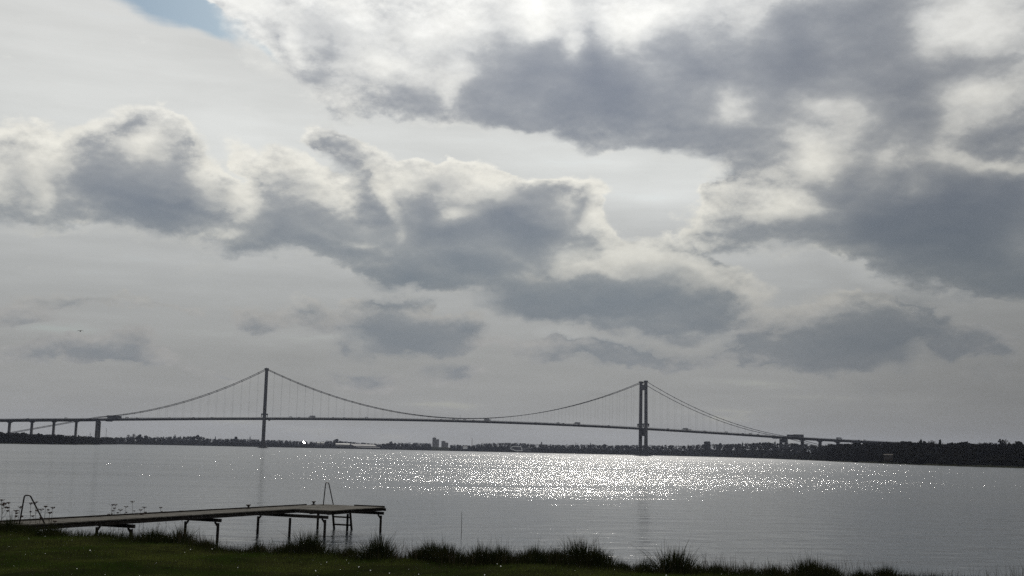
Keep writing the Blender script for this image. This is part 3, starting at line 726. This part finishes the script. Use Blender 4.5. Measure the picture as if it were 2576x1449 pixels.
def crown_pts(nq, kind, seed):
    """unit-size crown of quads: returns (nq*4, 3); height 1, width about .7"""
    g = np.random.default_rng(seed)
    if kind == 'round':
        cz = g.uniform(.15, .95, nq); rad = .38 * np.sqrt(np.clip(1 - ((cz - .55) / .47) ** 2, .03, 1)) * g.uniform(.3, 1.08, nq)
        lob = 1 + .25 * np.sin(g.uniform(0, 6.28, 1) + cz * 9)
        rad = rad * lob
    elif kind == 'cone':
        cz = g.uniform(.05, 1.0, nq) ** .8; rad = .20 * (1.03 - cz) * g.uniform(.3, 1.1, nq)
    else:                                         # bare, wispy upwards
        cz = g.uniform(.2, 1.0, nq); rad = (.08 + .34 * np.sqrt(np.clip(1 - ((cz - .6) / .45) ** 2, 0, 1))) * g.uniform(.1, 1.1, nq)
    a = g.uniform(0, 2 * np.pi, nq)
    c = np.stack([np.cos(a) * rad, np.sin(a) * rad, cz], -1)
    s_ = (.055 if kind == 'bare' else .075) * g.uniform(.5, 1.5, nq)
    u = g.normal(size=(nq, 3)); u /= np.linalg.norm(u, axis=1)[:, None]
    v = g.normal(size=(nq, 3)); v -= u * (u * v).sum(1)[:, None]; v /= np.linalg.norm(v, axis=1)[:, None]
    if kind == 'bare': u[:, 2] = np.abs(u[:, 2]) + .6; v *= .35
    u, v = u * s_[:, None], v * s_[:, None]
    return np.stack([c - u - v, c + u - v, c + u + v, c - u + v], 1).reshape(-1, 3)
CP_ = [crown_pts(64, 'round', 1), crown_pts(64, 'round', 2), crown_pts(70, 'bare', 3), crown_pts(70, 'bare', 4), crown_pts(46, 'cone', 5)]
CPn = [crown_pts(170, 'round', 1), crown_pts(170, 'round', 2), crown_pts(220, 'bare', 3), crown_pts(220, 'bare', 4), crown_pts(110, 'cone', 5)]
CLEAR = [(1284, 1342, 2790), (878, 958, 3000), (845, 880, 2905), (796, 816, 2875), (760, 769, 2860), (1164, 1177, 2905), (2226, 2246, 832), (1088, 1128, 3325)]
def forest(name, p0, p1, label):
    Vs = []
    px = p0
    while px < p1:
        D1 = float(shore(px, 2)); D0 = float(shore(px, 1))
        step = 5.2 * FPX / D1
        near = D1 < 1400
        for row in range(11 if near else 8):
            low = row >= (9 if near else 6)
            if low: D = D0 + rnd.uniform(6, 60)
            elif row == 0: D = D0 + 14 + rnd.uniform(0, 10)
            elif row < 4: D = D0 + (D1 - D0) * row / 4.0 + rnd.uniform(-10, 10)
            else: D = D1 + (row - 4) * 26 + rnd.uniform(-10, 10)
            p = px + rnd.uniform(-.8, .8) * step
            if any(a - step * .7 < p < b_ + step * .7 and D < Dm for a, b_, Dm in CLEAR): continue
            z0 = float(land_z(np.array(p), np.array(D)))
            tgt = float(top_z(np.array(p), np.array(D))) - z0
            if low: H = rnd.uniform(2.0, 4.5)
            elif row == 0: H = rnd.uniform(3.0, 6.5)
            elif row < 4: H = min(rnd.uniform(6, 11), tgt * rnd.uniform(.75, .95))
            else: H = float(tree_h(p)) * rnd.choice([.84, .9, .94, .97, 1.0, 1.05])
            H = max(H, 2.0)
            src = (CPn if near else CP_)[rnd.choice([0, 0, 1, 1, 2, 3, 2, 4] if row >= 4 and not low else [0, 1, 1, 1])]
            W = max(H * rnd.uniform(.8, 1.2), 7.5)
            if low: W = rnd.uniform(6, 11)
            a = rnd.uniform(0, 6.28); ca, sa = math.cos(a), math.sin(a)
            q = src * np.array([W, W, H])
            q = np.stack([q[:, 0] * ca - q[:, 1] * sa, q[:, 0] * sa + q[:, 1] * ca, q[:, 2]], -1)
            Vs.append(q + np.array([float(wx(p, D)[0]), D, z0 - .3]))
        px += step
    V = np.concatenate(Vs); F = np.arange(len(V)).reshape(-1, 4)
    tag(np_mesh(name, V, F, M['crown']), label, 'wood', kind='stuff')
forest('woodland', -60, 246, 'dark wood along the far shore behind the left viaduct')
forest('woodland', 246, 1870, 'distant grey wood lining the far shore under the main span')
forest('woodland', 1870, 2700, 'dark near wood covering the right-hand shore')

# trees one can tell apart on the skyline
def far_tree(px, ytop, D, kind, words, width=.8):
    z0 = float(land_z(np.array(px), np.array(D)))
    zt = EYE + (hor(px) - ytop) * D / FPX
    H = zt - z0
    t_ = empty('tree', (float(wx(px, D)[0]), D, z0))
    tag(t_, words, 'tree', 'single trees on the far skyline')
    q = crown_pts(230, kind, int(px)) * np.array([H * width, H * width, H])
    np_mesh('crown', q, np.arange(len(q)).reshape(-1, 4), M['crown2' if kind == 'cone' else 'crown'], t_)
    tb = MB().tube([(0, 0, -1), (0.1, 0, H * .5), (0, .1, H * .85)], [H * .022, H * .014, H * .004], 6)
    for k in range(4):
        a = k * 1.7; tb.tube([(0, 0, H * (.3 + .1 * k)), (math.cos(a) * H * .2, math.sin(a) * H * .2, H * (.5 + .1 * k))], [H * .008, H * .003], 4)
    tb.build('trunk', M['bark'], t_)
FT = [(322, 1094.5, 2420, 'bare', 'small spindly tree left of the forked pair on the far shore'), (335, 1092.5, 2430, 'bare', 'tall bare tree on the far shore, left one of the forked pair'), (350, 1093, 2430, 'round', 'tall round tree on the far shore, right one of the forked pair'),
      (366, 1096, 2560, 'round', 'rounded tree just right of the forked pair on the far shore'), (439, 1094.5, 2820, 'cone', 'pointed tree on the far skyline halfway to the left pylon'), (496, 1094.5, 2850, 'round', 'broad tree at the crest of the far wood left of the left pylon'),
      (541, 1099.5, 2880, 'cone', 'pointed tree just past the dip left of the left pylon'), (593, 1099, 2900, 'round', 'rounded double-topped tree left of the left pylon'), (628, 1099, 2950, 'cone', 'spire-shaped conifer closest to the left pylon'),
      (846, 1105, 3100, 'round', 'rounded tree above the pale long roof right of the left pylon'), (983, 1111, 3200, 'round', 'rounded tree midway between the pale roofs and tower blocks'), (1485, 1115, 2880, 'cone', 'pointed tree on the skyline left of the right pylon'),
      (1521, 1118, 2880, 'round', 'low round tree on the skyline closest left of the right pylon'), (1779, 1111.5, 2600, 'round', 'large round tree on the skyline right of the right pylon'), (1812, 1115, 2560, 'round', 'second smaller round tree right of the right pylon'),
      (2275, 1110, 940, 'round', 'dense round tree where the road meets the wood'), (2318, 1109.5, 900, 'cone', 'pointed tree in the right wood'), (2366, 1111, 850, 'cone', 'narrow spiky tree in the gap of the right wood'),
      (2345, 1112, 880, 'bare', 'bare loose tree right of the pointed one in the right wood'), (2525, 1109, 790, 'bare', 'tall spiky bare tree near the right edge of the photo'), (2565, 1112, 780, 'round', 'round tree at the very right edge of the photo')]
for a_ in FT: far_tree(a_[0], a_[1], a_[2], a_[3], a_[4], .55 if a_[3] == 'cone' else .8)

# ------------------------------------------------------------------ buildings on the far shore
def face_rot(px): return -math.atan2(*ray(px, hor(px))[:2])
def b_at(name, px, D, ybase=None):
    z0 = float(land_z(np.array(px), np.array(D))) if ybase is None else EYE + (hor(px) - ybase) * D / FPX
    return empty(name, (float(wx(px, D)[0]), D, z0), face_rot(px)), z0
def windows(par, x0, x1, z0, z1, cols, rows_, y, wmat='glass'):
    for r_ in range(rows_):
        for c_ in range(cols):
            w_ = (x1 - x0) / cols; h_ = (z1 - z0) / rows_
            MB().box((x0 + w_ * (c_ + .5), y, z0 + h_ * (r_ + .5)), (w_ * .55, .12, h_ * .5)).build('window', M[wmat], par)
def tower_block(px, wl, hl, wr, hr, D, label):
    # two storeyed slabs of different height joined together
    b, z0 = b_at('tower_block', px, D)
    tag(b, label, 'tower block', 'tower blocks on the far shore')
    zt = lambda y: EYE + (hor(px) - y) * D / FPX - z0
    k = D / FPX
    a, c = wl * k, wr * k; H1, H2 = zt(hl), zt(hr)
    MB().box((-c / 2, 0, H1 / 2 - 1), (a, 13, H1 + 2)).box((-c / 2, 0, H1 + .5), (a * .5, 6, 1.4)).build('wall', M['plaster'], b)
    MB().box((a / 2 + .01, 0, H2 / 2 - 1), (c, 12, H2 + 2)).build('wall', M['plaster'], b)
    MB().box((-c / 2, 0, H1 + .12), (a + .5, 13.5, .3)).build('roof', M['roofdark'], b)
    MB().box((a / 2 + .2, 0, H2 + .12), (c + .1, 12.5, .3)).build('roof', M['roofdark'], b)
    windows(b, -c / 2 - a / 2, -c / 2 + a / 2, 2, H1 - 1, 3, 8, -6.55)
    windows(b, a / 2 - c / 2, a / 2 + c / 2, 2, H2 - 1, 2, 7, -6.05)
tower_block(1095.5, 9.5, 1102, 7, 1105.6, 3300, 'taller grey tower block on the far skyline, stepped on its right')
tower_block(1118.5, 10, 1110.6, 7, 1114, 3320, 'lower stepped tower block just right of the tall one')
def house(px, D, wpx, ytop, ybot, label, wall='white', roof='roofdark', pitch=.45, depth=9, name='house', cat='house', group=None):
    k = D / FPX; W = wpx * k; b, z0 = b_at(name, px, D, ybot)
    H = (ybot - ytop) * k; e = H * (1 - pitch)
    tag(b, label, cat, group)
    MB().box((0, 0, e / 2 - 1), (W, depth, e + 2)).build('wall', M[wall], b)
    MB().add([(-W * .53, -depth * .56, e), (W * .53, -depth * .56, e), (W * .53, 0, H), (-W * .53, 0, H), (-W * .53, depth * .56, e), (W * .53, depth * .56, e)],
             [(0, 1, 2, 3), (3, 2, 5, 4), (0, 3, 4), (1, 5, 2), (0, 4, 5, 1)]) if False else None
    r = MB(); r.add([(-W * .53, -depth * .56, e), (W * .53, -depth * .56, e), (W * .53, 0, H), (-W * .53, 0, H), (-W * .53, depth * .56, e), (W * .53, depth * .56, e)],
                    [(0, 1, 2, 3), (3, 2, 5, 4), (0, 3, 4), (1, 5, 2), (0, 4, 5, 1)])
    r.build('roof', M[roof], b)
    windows(b, -W * .45, W * .45, e * .25, e * .9, max(2, int(W / 4)), 1, -depth / 2 - .05)
    return b
house(800.5, 2870, 7.5, 1112.5, 1117.5, 'small pale-roofed house right of the left pylon, left one of the pair', 'plaster', 'metalroof')
house(811, 2870, 8, 1112.5, 1117.5, 'small pale-roofed house right of the left pylon, right one of the pair', 'plaster', 'metalroof')
house(862, 2900, 33, 1115.6, 1120.5, 'long low hall with a bright strip roof among the far trees', 'plaster', 'metalroof', .5, 14, 'hall', 'hall')
house(1170, 2900, 11, 1123, 1127, 'small white-walled house below the thin chimney', 'white', 'roofdark', .4, 8)
house(2235, 830, 21, 1142.5, 1151, 'house with a faint grey arched roof inside the right wood', 'bark', 'bark', .25, 8)
# big pale roof sloping to the water
D = 2950; k_ = D / FPX
b, z0 = b_at('warehouse', 918, D, 1127)
tag(b, 'wide low waterside warehouse with a big pale grey sloping roof', 'warehouse')
MB().box((0, 14, 2), (74 * k_, 26, 6)).build('wall', M['roofdark'], b)
MB().add([(-37 * k_, -4, 1.6), (39 * k_, -4, .6), (22 * k_, 22, 8.6), (-39 * k_, 22, 9.4)], [(0, 1, 2, 3)]) if False else None
r = MB(); r.add([(-20 * k_, -6, 1.8), (38 * k_, -6, 1.2), (22 * k_, 26, 8.8), (-38 * k_, 26, 9.8), (-38 * k_, 27, 9.3), (22 * k_, 27, 8.3)], [(0, 1, 2, 3), (3, 2, 5, 4)])
r.build('roof', M['fieldroof'], b)
# pane that throws the sun back
b, z0 = b_at('greenhouse', 764.5, 2850, 1119)
tag(b, 'small glasshouse flashing the sun back, right of the left pylon', 'greenhouse')
MB().box((0, 0, 1.5), (7.5, 7, 4)).build('wall', M['plaster'], b)
hv = (sdir + Vector((-b.location.x, -b.location.y, 4 - b.location.z)).normalized()).normalized()
hv = Matrix.Rotation(-b.rotation_euler.z, 3, 'Z') @ hv
MB().box((0, -1, 5.6), (4.0, 4.6, .15), M=hv.to_track_quat('Z', 'Y').to_matrix().to_4x4()).build('roof_pane', M['mirror'], b)
# hall with a white frame by the water
D = 2740; k_ = D / FPX
b, z0 = b_at('boat_hall', 1300, D, 1134.5)
tag(b, 'angular waterside hall outlined by a white frame, with pale annex', 'hall')
poly = [(-16, 7.0), (-10, 11.2), (10, 11.0), (14, .8), (-1.5, .4), (-15.5, 5.2)]
poly = [(x * k_, z * k_) for x, z in poly]
MB().prism(poly, 0, 16).build('facade', M['roofdark'], b)
fr = MB()
for i in range(6):
    p, q = poly[i], poly[(i + 1) % 6]
    fr.beam((p[0], -.25, p[1]), (q[0], -.25, q[1]), 1.2, 1.5)
fr.build('white_frame', M['white'], b)
MB().box((0, 8, .2), (22, 14, 2.4)).build('base_wall', M['concrete'], b)
ax = MB().prism([(12.5 * k_, 8.5 * k_), (37 * k_, 8.2 * k_), (37 * k_, 6.0 * k_), (24 * k_, 4.8 * k_), (20 * k_, 2.2 * k_), (13.6 * k_, 1.2 * k_)], 2, 14)
ax.box((25 * k_, 8, 1.2 * k_), (22 * k_, 10, 3.0 * k_)).build('annex', M['fieldroof'], b)

def mast(px, ytop, D, r0, label, name='mast', cat='mast', mat='roofdark', bar=False):
    z0 = float(land_z(np.array(px), np.array(D))); zt = EYE + (hor(px) - ytop) * D / FPX
    b = empty(name, (float(wx(px, D)[0]), D, z0)); tag(b, label, cat)
    H = zt - z0
    MB().tube([(0, 0, -1), (0, 0, H * .6), (0, 0, H)], [r0, r0 * .8, r0 * .6], 8).build('shaft', M[mat], b)
    MB().tube([(0, 0, H - 1.2), (0, 0, H - .4)], [r0 * 1.1, r0 * 1.1], 8).build('collar', M[mat], b)
    if bar: MB().beam((-1.5, 0, H * .8), (1.5, 0, H * .8), .3, .3).build('crossarm', M[mat], b)
mast(1187, 1102, 3250, .75, 'thin dark factory chimney right of the tower blocks', 'chimney', 'chimney', 'brick')
mast(265.6, 1078, 2050, .35, 'slender mast standing just right of the left anchor pier', bar=True)
mast(225.5, 1089, 1560, .3, 'short mast beside the left anchor pier', bar=True)
mast(1447, 1113.5, 2950, .5, 'short mast on the skyline left of the right pylon, left of two')
mast(1451, 1113.8, 2950, .5, 'short mast on the skyline left of the right pylon, right of two')
ch = empty('church', (float(wx(1362, 3000)[0]), 3000, float(land_z(np.array(1362.), np.array(3000.)))), face_rot(1362))
tag(ch, 'church with a thin pointed spire above the far wood', 'church')
zc = EYE + (hor(1362) - 1111) * 3000 / FPX - ch.location.z
MB().box((0, 0, (zc - 5) / 2), (4, 4, zc - 5)).build('tower', M['plaster'], ch)
MB().box((0, 0, zc - 2.5), (4.4, 4.4, 5), top=(.2, .2)).build('spire', M['roofdark'], ch)
MB().box((8, 0, 3), (12, 6, 7)).build('nave', M['plaster'], ch)
MB().prism([(1.6, 6.5), (14.5, 6.5), (14.5, 9), (1.6, 9)], -.4, .4).box((8, 0, 7.3), (12.8, 6.6, 1.8), top=(12.8, .4)).build('roof', M['roofdark'], ch)

# ------------------------------------------------------------------ suspension bridge
BX, BY, BA = -373.0, 1810.2, 0.18452
br = empty('suspension_bridge', (BX, BY, 0), BA)
tag(br, 'long grey suspension bridge with two pylons crossing the strait', 'bridge')
DS = [-760, -600, -378, -241, -154, 2, 141, 300, 456, 600, 723, 842, 905, 975, 1048, 1200, 1500]
DH = [24, 27.5, 32.0, 36.8, 39.4, 43.9, 46.7, 48.1, 47.0, 43.6, 39.0, 35.2, 33.2, 31.4, 29.8, 27, 22]
_c = np.polyfit(DS[2:12], DH[2:12], 4)
def deck_z(s_):
    return float(np.interp(s_, DS, DH)) if (s_ < -300 or s_ > 850) else float(np.polyval(_c, s_))
def path(a, b, st=12): 
    n_ = max(2, int(abs(b - a) / st) + 1)
    return [(float(x), deck_z(float(x))) for x in np.linspace(a, b, n_)]
sec = [(-13, -1.7), (13, -1.7), (16.2, .1), (16.2, .7), (15, 1.0), (-15, 1.0), (-16.2, .7), (-16.2, .1)]
secv = [(-9, -2.4), (9, -2.4), (10, .0), (15.2, .3), (15.2, 1.1), (-15.2, 1.1), (-15.2, .3), (-10, .0)]
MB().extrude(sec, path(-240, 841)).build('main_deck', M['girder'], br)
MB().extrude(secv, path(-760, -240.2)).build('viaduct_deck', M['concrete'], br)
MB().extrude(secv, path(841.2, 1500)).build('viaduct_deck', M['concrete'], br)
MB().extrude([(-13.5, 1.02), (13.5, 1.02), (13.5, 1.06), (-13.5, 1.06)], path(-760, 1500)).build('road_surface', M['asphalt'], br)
for t_ in (-15.6, 15.6, 0.3):
    rl = MB(); rl.extrude([(t_ - .08, 1.95), (t_ + .08, 1.95), (t_ + .08, 2.12), (t_ - .08, 2.12)], path(-760, 1500))
    rl.extrude([(t_ - .05, 1.45), (t_ + .05, 1.45), (t_ + .05, 1.55), (t_ - .05, 1.55)], path(-760, 1500))
    for s_ in range(-756, 1500, 6): rl.box((s_, t_, deck_z(s_) + 1.5), (.15, .12, 1.1))
    rl.build('railing' if t_ else 'median_barrier', M['rail'], br)
def pylon(s0):
    p = empty('pylon', (s0, 0, 0)); p.parent = br
    for sg in (-1, 1):
        def yc(z): return sg * (15.6 - 2.1 * z / 119)
        m_ = MB(); n_ = 10
        base = []
        for i in range(n_ + 1):
            z = 3 + (116) * i / n_; wa, wt_ = 4.9 - .6 * z / 119, 5.0 - .9 * z / 119
            c = .5
            ring = [(-wa / 2 + c, -wt_ / 2), (wa / 2 - c, -wt_ / 2), (wa / 2, -wt_ / 2 + c), (wa / 2, wt_ / 2 - c), (wa / 2 - c, wt_ / 2), (-wa / 2 + c, wt_ / 2), (-wa / 2, wt_ / 2 - c), (-wa / 2, -wt_ / 2 + c)]
            m_.v += [Vector((x, y + yc(z), z)) for x, y in ring]
        for i in range(n_):
            for j in range(8): m_.f.append((i * 8 + j, i * 8 + (j + 1) % 8, (i + 1) * 8 + (j + 1) % 8, (i + 1) * 8 + j))
        m_.f.append(tuple(n_ * 8 + j for j in range(8)))
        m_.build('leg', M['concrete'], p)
        MB().box((0, yc(119), 119.6), (6.4, 3.6, 1.4)).tube([(0, yc(119), 120.2), (0, yc(119), 121.2)], .4, 6).build('cable_saddle', M['girder'], p)
        MB().box((0, yc(51), 50.9), (9.6, 6.2, 1.3)).box((4.4, yc(51), 48.5), (.5, 5.8, 4)).box((-4.4, yc(51), 48.5), (.5, 5.8, 4)).build('inspection_gallery', M['girder'], p)
    w_ = 27.0
    def cross(z0, z1, y0, y1, name, th=3.4):
        MB().box((0, 0, (z0 + z1) / 2), (th, y0 * 2, z1 - z0), top=(th, y1 * 2)).build(name, M['concrete'], p)
    cross(105.8, 114.2, 11.9, 11.7, 'top_crossbeam')
    cross(117.6, 118.4, 11.7, 11.7, 'top_walkway', 1.2)
    cross(51.0, 51.8, 12.6, 12.6, 'deck_gantry', 1.2)
    cross(31.8, 41.6, 12.8, 12.6, 'deck_crossbeam')
    MB().box((0, 0, .8), (14, 46, 5.0), top=(10.5, 41)).build('foundation', M['concrete'], p)
    MB().box((0, 0, -2.5), (17, 50, 6.0)).build('caisson', M['concrete'], p)
pylon(0); pylon(600)
def cable_z(s_):
    if 0 <= s_ <= 600: return 52.3 + (119.6 - 52.3) * ((s_ - 300) / 300) ** 2
    x = -s_ if s_ < 0 else s_ - 600
    a_, b_ = .5617, 9.63e-4
    if s_ > 600: a_, b_ = .565, 9.15e-4
    if x <= 240: return 119.6 - a_ * x + b_ * x * x
    z2 = 119.6 - a_ * 240 + b_ * 57600
    return z2 - (x - 240) * .213
def cab_y(s_, sg): return sg * 13.6
for sg in (-1, 1):
    S_ = list(np.arange(-366, 950, 4.0))
    cb = MB().tube([(s_, cab_y(s_, sg), cable_z(s_)) for s_ in S_], .42, 6)
    cb.build('main_cable', M['cable'], br, smooth=True)
    for s_ in np.arange(-228, 840, 12.0):
        if abs(s_) < 6 or abs(s_ - 600) < 6: continue
        d_ = cable_z(s_ + 1) - cable_z(s_ - 1)
        cb2 = None
cl = MB()
for sg in (-1, 1):
    for s_ in np.arange(-228, 840, 12.0):
        if abs(s_) < 6 or abs(s_ - 600) < 6: continue
        cl.tube([(s_ - .9, cab_y(s_, sg), cable_z(s_ - .9)), (s_ + .9, cab_y(s_, sg), cable_z(s_ + .9))], .56, 6)
o = cl.build('cable_clamps', M['girder'], br); o['kind'] = 'stuff'
# hangers: the 100 longest are parts, the rest one stuff part
hl = []
for sg in (-1, 1):
    for s_ in np.arange(-228, 840, 12.0):
        if abs(s_) < 6 or abs(s_ - 600) < 6: continue
        zb, zt_ = deck_z(s_) + .9, cable_z(s_)
        if zt_ - zb > 1.2: hl.append((zt_ - zb, float(s_), sg * 13.6, zb, zt_))
hl.sort(key=lambda a: (-a[0], a[1]))
rest = MB()
for i, (L_, s_, t_, zb, zt_) in enumerate(hl):
    mb = MB() if i < 100 else rest
    for ds in (-.22, .22): mb.tube([(s_ + ds, t_, zb), (s_ + ds, t_, zt_)], .035, 4)
    if i < 100: mb.build('hanger', M['cable'], br)
o = rest.build('short_hangers', M['cable'], br); o['kind'] = 'stuff'
# piers
def pier(s_, g, anchor=False):
    p = empty('pier', (s_, 0, 0)); p.parent = br
    dz = deck_z(s_) - 2.3
    if anchor:
        for sg in (-1, 1): MB().box((0, sg * 11, (dz + g) / 2), (4.2, 3.4, dz - g), top=(3.8, 3.2)).build('column', M['concrete'], p)
        MB().box((0, 0, dz - 3.2), (4.0, 18.8, 6.2)).build('crossbeam', M['concrete'], p)
        MB().box((0, 0, g - 1), (9, 32, 4)).build('footing', M['concrete'], p)
    else:
        MB().box((0, 0, (dz + g) / 2 - 1), (2.9, 7.5, dz - g - 1.9), top=(2.6, 7.0)).build('column', M['concrete'], p)
        MB().box((0, 0, dz - .95), (2.8, 7.2, 1.9), top=(6.4, 17)).build('pier_head', M['concrete'], p)
pier(-241, 0, True); pier(841, 0, True)
for s_ in (-272, -303.4, -334, -365, -396, -427): pier(s_, 1)
for s_ in (874, 905.5, 937, 969, 1001, 1033): pier(s_, 2)
for s_ in (-218.5, 861.5):
    for t_ in (-13.6, 13.6):
        MB().box((s_, t_, deck_z(s_) + 3.2), (17, 3.2, 4.2), top=(16, 2.8)).box((s_, t_, deck_z(s_) + 5.45), (18, 3.6, .3)).build('cable_housing', M['girder'], br)
for s_ in (-219, 822):
    MB().box((s_ - 7 if s_ < 0 else s_ + 7, 0, deck_z(s_) - 2.4), (7, 16, 1.4), top=(9, 20)).build('inspection_carriage', M['girder'], br)
MB().box((7.5, 0, deck_z(7.5) - 2.3), (2.4, 20, 1.2)).build('inspection_carriage', M['girder'], br)
MB().tube([(301, 0, deck_z(301) + 1), (301, 0, deck_z(301) + 9.5)], .16, 5).build('mast', M['rail'], br)

# ------------------------------------------------------------------ traffic
def b2w(s_, t_, z): return Vector((BX + math.cos(BA) * s_ - math.sin(BA) * t_, BY + math.sin(BA) * s_ + math.cos(BA) * t_, z))
def wheel(par, x, y, r=.33, w=.24):
    MB().tube([(x, y - w / 2, r), (x, y + w / 2, r)], r, 12).build('wheel', M['tyre'], par)
def car(paint):
    c = empty('car')
    prof = [(-2.15, .35), (2.15, .35), (2.2, .75), (1.2, .95), (.65, 1.45), (-1.2, 1.48), (-1.9, 1.0), (-2.2, .9)]
    MB().prism(prof, -.85, .85).build('body', M[paint], c)
    MB().prism([(-1.65, 1.0), (1.0, 1.0), (.58, 1.38), (-1.12, 1.4)], -.862, .862).build('side_window', M['glass'], c)
    for x in (-1.35, 1.35):
        for y in (-.78, .78): wheel(c, x, y)
    return c
def lorry():
    c = empty('lorry')
    MB().box((-1.2, 0, 2.35), (8.2, 2.5, 2.8)).build('cargo_box', M['tarp'], c)
    MB().prism([(3.1, .6), (5.1, .6), (5.1, 1.7), (4.8, 2.9), (3.1, 3.0)], -1.2, 1.2).build('cab', M['carw'], c)
    MB().box((-.6, 0, .8), (9.6, 1.0, .3)).build('chassis', M['tyre'], c)
    for x in (-4, -2.8, 4.0):
        for y in (-1.05, 1.05): wheel(c, x, y, .5, .35)
    return c
def van():
    c = empty('van')
    MB().prism([(-2.8, .4), (2.8, .4), (2.8, 1.1), (2.1, 1.4), (1.5, 2.4), (-2.8, 2.5)], -.98, .98).build('body', M['carw'], c)
    MB().prism([(1.0, 1.45), (1.95, 1.45), (1.45, 2.2), (1.0, 2.2)], -.99, .99).build('side_window', M['glass'], c)
    for x in (-1.8, 1.8):
        for y in (-.86, .86): wheel(c, x, y, .36)
    return c
TR = [(70, 'c'), (167, 'v'), (319, 'v'), (345, 'c'), (426, 'w'), (486, 'c'), (533, 'c'), (731, 'v'), (752, 'c'), (784, 'L'), (837, 'c'), (866, 'c'), (922, 'v'), (1109, 'c'), (1141, 'v'), (1150, 'c'), (1168, 'v'), (1191, 'c'),
      (1226, 'L'), (1348, 'w'), (1404, 'v'), (1416, 'c'), (1451, 'L'), (1530, 'c'), (1680, 'c'), (1723, 'L'), (1735, 'v'), (1773, 'c'), (1826, 'v'), (1868, 'c'), (1887, 'v'), (1906, 'c'), (2111, 'L'), (2159, 'c'), (2173, 'v')]
src = {'c': car('card'), 'w': car('carw'), 'v': van(), 'L': lorry()}
used = set(); cnt = {}
ROADN = {'c': 'small dark car', 'w': 'pale car', 'v': 'boxy pale van', 'L': 'tall lorry'}
for px, kd in TR:
    # solve for the place along the deck
    s_ = 0.0
    for _k in range(30):
        p = b2w(s_, -8, 0); q = FPX * (p.x / p.y / 1.0)
        rx, ry, _ = ray(px, hor(px) - 60)
        s_ += (rx / ry - p.x / p.y) * 1900
    if kd not in used: o = src[kd]; used.add(kd)
    else: o = copy_tree(src[kd])
    o.location = b2w(s_, -8, deck_z(s_) + 1.07)
    o.rotation_euler = (0, 0, BA + (math.pi if rnd.random() < .5 else 0))
    seg = ('left of the left pylon' if s_ < 0 else 'left of midspan' if s_ < 300 else 'right of midspan' if s_ < 600 else 'right of the right pylon')
    if s_ < -240: seg = 'on the left viaduct'
    if s_ > 841: seg = 'on the right viaduct'
    key = (kd, seg); cnt[key] = cnt.get(key, 0) + 1
    tag(o, '%s on the bridge %s, %s from left there' % (ROADN[kd], seg, ORD[cnt[key] - 1]), {'c': 'car', 'w': 'car', 'v': 'van', 'L': 'lorry'}[kd], 'vehicles crossing the bridge')

# ------------------------------------------------------------------ gull
gl = at_dist(202, 833, 150)
g = empty('gull', gl, R(12)); g.scale = (1.35, 1.35, 1.9); tag(g, 'dark gull gliding alone in the sky at the left', 'bird')
bm = MB().tube([(0, -.22, 0), (0, -.14, 0), (0, 0, .01), (0, .12, 0), (0, .2, -.01)], [.01, .045, .06, .035, .012], 8)
for sg in (-1, 1):
    V_ = [(0, .07, .03), (0, -.06, .03), (sg * .16, .09, .055), (sg * .16, -.04, .055), (sg * .30, .03, -.005), (sg * .28, -.05, .0)]
    W_ = V_ + [(x, y, z - .012) for x, y, z in V_]
    bm.add(W_, [(0, 1, 3, 2), (2, 3, 5, 4), (6, 8, 9, 7), (8, 10, 11, 9), (0, 2, 8, 6), (2, 4, 10, 8), (1, 7, 9, 3), (3, 9, 11, 5), (4, 5, 11, 10)])
bm.build('body', M['feather'], g)

# ------------------------------------------------------------------ haze
hm = bpy.data.materials.new('haze_air'); hm.use_nodes = True
t = hm.node_tree; t.nodes.clear()
pv = t.nodes.new('ShaderNodeVolumePrincipled'); pv.inputs['Color'].default_value = (0.72, 0.79, 1.0, 1)
pv.inputs['Density'].default_value = 3.1e-5; pv.inputs['Anisotropy'].default_value = 0.25
o_ = t.nodes.new('ShaderNodeOutputMaterial'); t.links.new(pv.outputs[0], o_.inputs['Volume'])
hz = MB().box((0, 4150, 70), (11600, 9300, 150)).build('haze', hm)
tag(hz, 'thin pale blue haze in the air over the strait', 'haze', kind='stuff')
